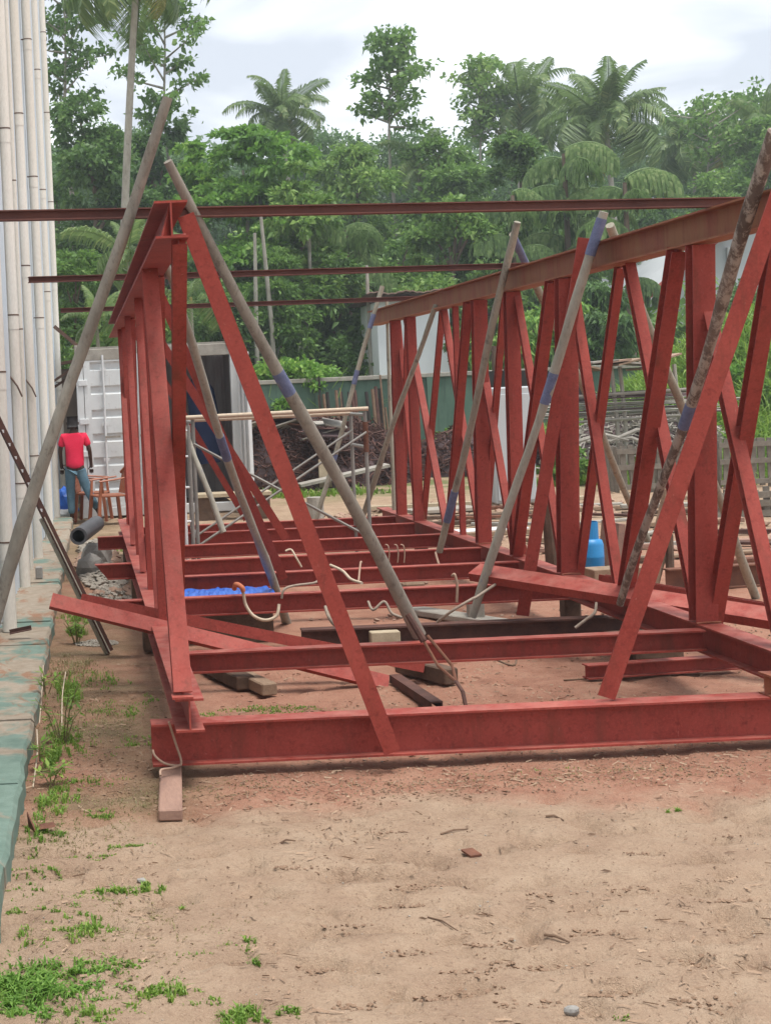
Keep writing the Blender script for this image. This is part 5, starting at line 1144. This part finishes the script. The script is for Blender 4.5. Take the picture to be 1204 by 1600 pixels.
# rear masses first (far), then middle, then the nearer specimens
T(180, 175, 0, 72, 2, 9, 'dark dense tree in the far left of the wood', 'leaf_far', 9000, .34, .17, 20)
T(330, 215, 0, 75, 2, 9, 'far tree behind the bright green one', 'leaf_far', 9000, .34, .17, 20)
T(520, 185, 0, 78, 2, 9, 'far tree behind the left coconut palm', 'leaf_far', 9000, .34, .17, 20)
T(655, 165, 0, 78, 2, 9, 'far tree right of the tall slender tree', 'leaf_far', 9000, .34, .17, 20)
T(790, 190, 0, 76, 2, 9, 'far tree behind the middle coconut palm', 'leaf_far', 9000, .34, .17, 20)
T(950, 260, 0, 74, 2, 9, 'far low tree behind the right coconut palm', 'leaf_far', 8000, .34, .17, 18)
T(1110, 215, 0, 72, 2, 8, 'far tree over the grey gabled building', 'leaf_far', 8000, .34, .17, 18)
T(1230, 190, 0, 70, 2, 8, 'far tree at the right edge of the picture', 'leaf_far', 8000, .34, .17, 18)
# middle
T(140, 130, 0, 52, 3, 4.6, 'tall dark leafy tree next to the warehouse', 'leaf_dark', 17000, .26, .14, 26, .2)
T(245, 165, 0, 55, 3, 3.8, 'dark leafy tree behind the tall pale palm trunk', 'leaf_dark', 14000, .26, .14, 22)
T(380, 178, 0, 47, 3.4, 4.6, 'layered bright green tree behind the left truss top', 'leaf_bright', 16500, .27, .14, 24, .13, 'trunk_pale', flat=.55)
T(300, 205, 0, 49, 3.2, 2.8, 'bright green crown just left of the layered tree', 'leaf_bright', 6000, .27, .14, 14, .12, flat=.6)
T(470, 240, 0, 45, 3.0, 3.0, 'mid green tree right of the layered bright tree', 'leaf_mid', 7000, .25, .12, 18, .12, 'trunk_pale')
T(560, 195, 0, 56, 3, 4.2, 'mid green tree left of the tall slender trunk', 'leaf_mid', 13500, .26, .13, 22)
T(680, 205, 0, 57, 3, 4.4, 'mid green tree right of the tall slender trunk', 'leaf_mid', 13500, .26, .13, 22)
T(810, 200, 0, 50, 3.5, 3.4, 'dark glossy tree below the middle coconut palm', 'leaf_dark', 15000, .24, .12, 22)
T(700, 300, 0, 46, 1.5, 3.6, 'mid green tree behind the right props', 'leaf_mid', 12000, .25, .12, 18)
T(615, 330, 0, 49, 1.2, 3.0, 'leafy tree behind the white outbuilding', 'leaf_mid', 7000, .25, .12, 16)
T(1010, 300, 0, 60, 1.5, 4.6, 'dark green tree left of the grey gabled building', 'leaf_dark', 9000, .26, .13, 22)
T(1100, 230, 0, 60, 3, 3.8, 'pale airy tree over the grey gabled building', 'leaf_mid', 5000, .28, .14, 20)
T(1195, 165, 0, 60, 3, 4.2, 'tall green tree at the right edge behind the bark prop', 'leaf_mid', 7000, .28, .14, 22)
T(430, 300, 0, 54, 2, 4.2, 'pale green tree behind the layered bright one', 'leaf_bright', 9000, .24, .12, 20)
T(890, 330, 0, 52, 1.5, 4.4, 'mid green tree behind the fishtail palms', 'leaf_mid', 9000, .24, .12, 20)
T(1075, 330, 0, 57, 2, 3.6, 'light green tree left of the small coconut palm', 'leaf_bright', 7000, .24, .12, 16)
T(80, 240, 0, 56, 2, 3.6, 'mid green tree right against the warehouse corner', 'leaf_mid', 8000, .24, .12, 16)
# lower belt
T(110, 380, 0, 40, .6, 3.0, 'leafy low tree beside the warehouse corner', 'leaf_mid', 7000, .22, .10, 16, .08)
T(200, 420, 0, 38, .5, 2.6, 'low bushy tree behind the container roof', 'leaf_mid', 6000, .22, .10, 14, .08)
T(320, 400, 0, 43, .5, 3.2, 'shaded bushy tree behind the container', 'leaf_dark', 7000, .22, .10, 16, .08)
T(420, 360, 0, 44, .6, 3.0, 'slim understory tree behind the long wooden prop', 'leaf_mid', 7000, .22, .10, 16, .08, 'trunk_pale')
T(520, 400, 0, 45, .4, 3.4, 'dark understory tree behind the scrap heap', 'leaf_dark', 8000, .22, .10, 18, .08)
T(760, 400, 0, 43, .5, 3.0, 'understory tree behind the middle of the right truss', 'leaf_dark', 8000, .22, .10, 16, .08)
T(850, 430, 0, 40, .4, 2.8, 'bright drooping tree behind the right truss posts', 'leaf_bright', 7000, .26, .10, 14, .08, droop=.7)
T(935, 440, 0, 40, .4, 2.8, 'dark drooping tree right of the bright drooping one', 'leaf_dark', 7000, .26, .10, 14, .08, droop=.7)
T(1020, 500, 0, 41, .3, 2.4, 'low dark tree before the grey gabled building', 'leaf_dark', 6000, .22, .10, 14, .07, droop=.5)
T(1165, 440, 0, 40, .5, 3.0, 'dark rounded tree above the grassy mound', 'leaf_dark', 8000, .20, .10, 18, .08)
T(1215, 520, 0, 38, .4, 2.4, 'low leafy tree at the right edge above the mound', 'leaf_mid', 6000, .20, .10, 14, .08)
T(455, 552, 0, 36.6, .8, 2.4, 'bright vine bush spilling over the green wall', 'leaf_bright', 5200, .17, .11, 14, .05)
T(410, 575, 0, 36.8, .8, 1.5, 'small leafy bush on the green wall next to the container', 'leaf_mid', 3000, .16, .09, 9, .05)
T(505, 590, 0, 37.0, .8, 1.3, 'low pale bush just behind the green wall', 'leaf_bright', 2200, .15, .09, 7, .05)
T(716, 500, 0, 41, .6, 1.1, 'leafy sapling by the right corner of the white outbuilding', 'leaf_dark', 3500, .2, .1, 10, .05)
for i, (px, py, w_, lf, lb) in enumerate(((1135, 590, 1.6, 'leaf_bright', 'bright bush on the left flank of the grassy mound'), (1185, 560, 2.0, 'leaf_bright', 'larger bright bush on top of the grassy mound'), (1120, 660, 1.1, 'leaf_bright', 'small bright bush low on the grassy mound'),
    (1200, 640, 1.4, 'leaf_mid', 'green bush on the mound at the right edge'), (1150, 690, 1.0, 'leaf_mid', 'small green bush just above the larger crate'), (700, 668, 1.0, 'leaf_bright', 'bright green weed clump before the green wall behind the truss'), (890, 700, .8, 'leaf_mid', 'green weed clump beside the bar rack'))):
    d_ = (31, 33, 29.5, 30, 28.6, 34, 26.5)[i]; g_ = at(px, py, d_); q0 = mound_z(g_.x, d_) if i < 5 else 0
    T(px, py, 0, d_, .05, w_, lb, lf, 1500, .15, .07, 8, .02, group='bushes at the edge of the yard', gz0=q0-.05)
# tall slender open-crowned trees
def slender(px, ptop, d, crownh, w_, label, leaf='leaf_mid', n=2600, lean=0, tr=.13):
    top = at(px, ptop, d); root = empty('slender_tree', (top.x-lean, d, 0), label, 'tree', 'tall open crowned trees')
    H_ = top.z; b = Vector((top.x-lean, d, 0)); pts = [b.lerp(Vector((top.x, d, H_*.97)), i/12)+Vector((.08*math.sin(i*1.3), 0, 0)) for i in range(13)]
    mb = MB().tube(pts, [tr*(1-.07*i) for i in range(13)], 7); cl = []
    nb = 22; n = int(n*.5)
    for i in range(nb):
        f = 1-crownh/H_*(1-(i+.5)/nb); k = min(int(f*12), 11); p0 = pts[k].lerp(pts[k+1], f*12-k); a = i*2.399+random.random()
        u = (f-(1-crownh/H_))/(crownh/H_); rad = w_/2*(math.sin(PI*(.12+.8*u)))**.6*random.uniform(.35, 1.25)
        p1 = p0+Vector((math.cos(a)*rad, math.sin(a)*rad, rad*random.uniform(.05, .8))); mb.tube([p0, p0.lerp(p1, .5)+Vector((0, 0, -.05)), p1], [.05, .03, .012], 4, cap=False)
        for t_ in (.45, .7, .9, 1.0):
            cl.append(p0.lerp(p1, t_)+Vector((random.uniform(-.2, .2), random.uniform(-.2, .2), random.uniform(-.1, .2))))
    mb.build('trunk', 'trunk_pale', root, True)
    C_ = np.array([tuple(c) for c in cl]); idx = rng.integers(0, len(C_), n); P_ = C_[idx]+rng.normal(0, 1, (n, 3))*np.array([.20, .20, .09])
    link('crown', np_mesh('crown', leaf_quads(P_, rng.normal(0, 1, (n, 3))+np.array([0, 0, .1]), .24, .15, .2), 4), leaf, root); return root
slender(602, 38, 58, 3.6, 2.9, 'tall slender tree with a pale trunk rising in the middle of the wood', n=4600)
slender(250, -60, 56, 6.0, 4.0, 'tall open crowned tree behind the palm trunk at upper left', n=5000)
slender(95, -50, 54, 4.5, 3.0, 'tall open crowned tree touching the warehouse edge', 'leaf_dark', n=3600, tr=.16)
slender(745, 85, 66, 3.4, 2.6, 'open crowned tree just left of the middle coconut palm', n=3400)
slender(1100, 150, 62, 2.6, 3.2, 'thin open crowned tree near the right edge', n=1800)
slender(1160, 140, 64, 3.0, 3.0, 'second thin open crowned tree near the right edge', n=2400)
# palms
palm(440, 180, 64, 'coconut palm left of the tall slender tree', .4, .94, 26, gz_=0)
palm(811, 165, 66, 'coconut palm in the middle above the dark glossy tree', -.3, 1.15, 24)
palm(945, 190, 56, 'largest coconut palm, at right above the fishtail palms', .3, 1.1, 34)
palm(1080, 225, 66, 'small coconut palm beside the right edge of the wood', .2, 1.05, 20)
palm(1195, 200, 62, 'coconut palm at the right edge behind the bark prop', 0, .9, 16)
palm(655, 262, 58, 'low coconut palm half hidden right of the slender tree', 0, .75, 14)
palm(214, -40, 40, 'coconut palm with a tall leaning pale trunk at upper left', -.4, 1.0, 20, .125, base=Vector((at(180, 560, 40).x, 40, 0)))
palm(200, 395, 36, 'young palm behind the left truss and its tall prop', .1, .62, 12, .07, group='young palms in the undergrowth')
palm(150, 500, 34, 'small yellowish young palm beside the container roof', .1, .42, 10, .06, group='young palms in the undergrowth')
palm(298, 470, 36, 'small yellowish palm behind the container', .0, .45, 10, .06, group='young palms in the undergrowth')
palm(325, 420, 46, 'hidden palm with a pale bare trunk behind the container', 0, .5, 9, .10, group='young palms in the undergrowth')
fishtail(880, 235, 46, 13, 'fishtail palm with drooping combs below the largest coconut palm', .72)
fishtail(975, 280, 44, 9, 'fishtail palm right of the other drooping one', .62)
fishtail(800, 300, 45, 9, 'fishtail palm behind the near dark steel bar', .55)
fishtail(470, 345, 46, 12, 'fishtail palm behind the long wooden prop', .62)
fishtail(540, 355, 47, 10, 'fishtail palm left of the white outbuilding', .6)
for (px, py, a_) in ((395, 420, .1), (420, 380, -.2), (575, 470, 0)):
    q_ = at(px, py, 43); tag(MB().tube([(q_.x, 43, 0), (q_.x+.1*a_, 43, q_.z*.6), (q_.x+a_, 43, q_.z+1)], [.09, .07, .045], 7).build('bare_trunk', 'trunk_pale'), {395: 'pale bare trunk behind the long wooden prop', 420: 'second pale bare trunk, leaning left, behind the long wooden prop', 575: 'thin pale bare trunk left of the white outbuilding'}[px], 'tree trunk')
# far wood that reads as one mass
n = 95000; x = rng.uniform(-25, 62, n); y = rng.uniform(80, 92, n); top_ = 11.2+fbm(x*.12+4, y*.0+2, 4)*7; z = 1+rng.random(n)**.8*(top_-1)
v = leaf_quads(np.stack([x, y, z], -1), rng.normal(0, 1, (n, 3)), .50, .34, .2)
tag(link('far_wood', np_mesh('far_wood', v, 4), 'leaf_far'), 'distant wood closing the view behind the trees', 'wood', kind='stuff')
n = 26000; x = rng.uniform(-6, 34, n); y = rng.uniform(44, 56, n); z = rng.random(n)**1.2*(2.2+fbm(x*.5, y*.3, 3)*4.5)
v = leaf_quads(np.stack([x, y, z], -1), rng.normal(0, 1, (n, 3)), .36, .2, .3)
tag(link('undergrowth', np_mesh('undergrowth', v, 4), 'leaf_mid'), 'dense undergrowth beneath the trees', 'undergrowth', kind='stuff')

# ------------------------------------------------------------------ light humid haze
HAZE = 0.0012
hz = MB().box((18, 60, 7), (120, 160, 30)).build('haze', None)
hm = bpy.data.materials.new('haze'); hm.use_nodes = True; hn = hm.node_tree; hn.nodes.clear(); ho = hn.nodes.new('ShaderNodeOutputMaterial'); hv = hn.nodes.new('ShaderNodeVolumePrincipled')
hv.inputs['Color'].default_value = (.86, .93, 1, 1); hv.inputs['Density'].default_value = HAZE; hv.inputs['Anisotropy'].default_value = 0.2; hn.links.new(hv.outputs[0], ho.inputs['Volume'])
hz.data.materials.append(hm); tag(hz, 'thin humid haze in the air', kind='stuff')
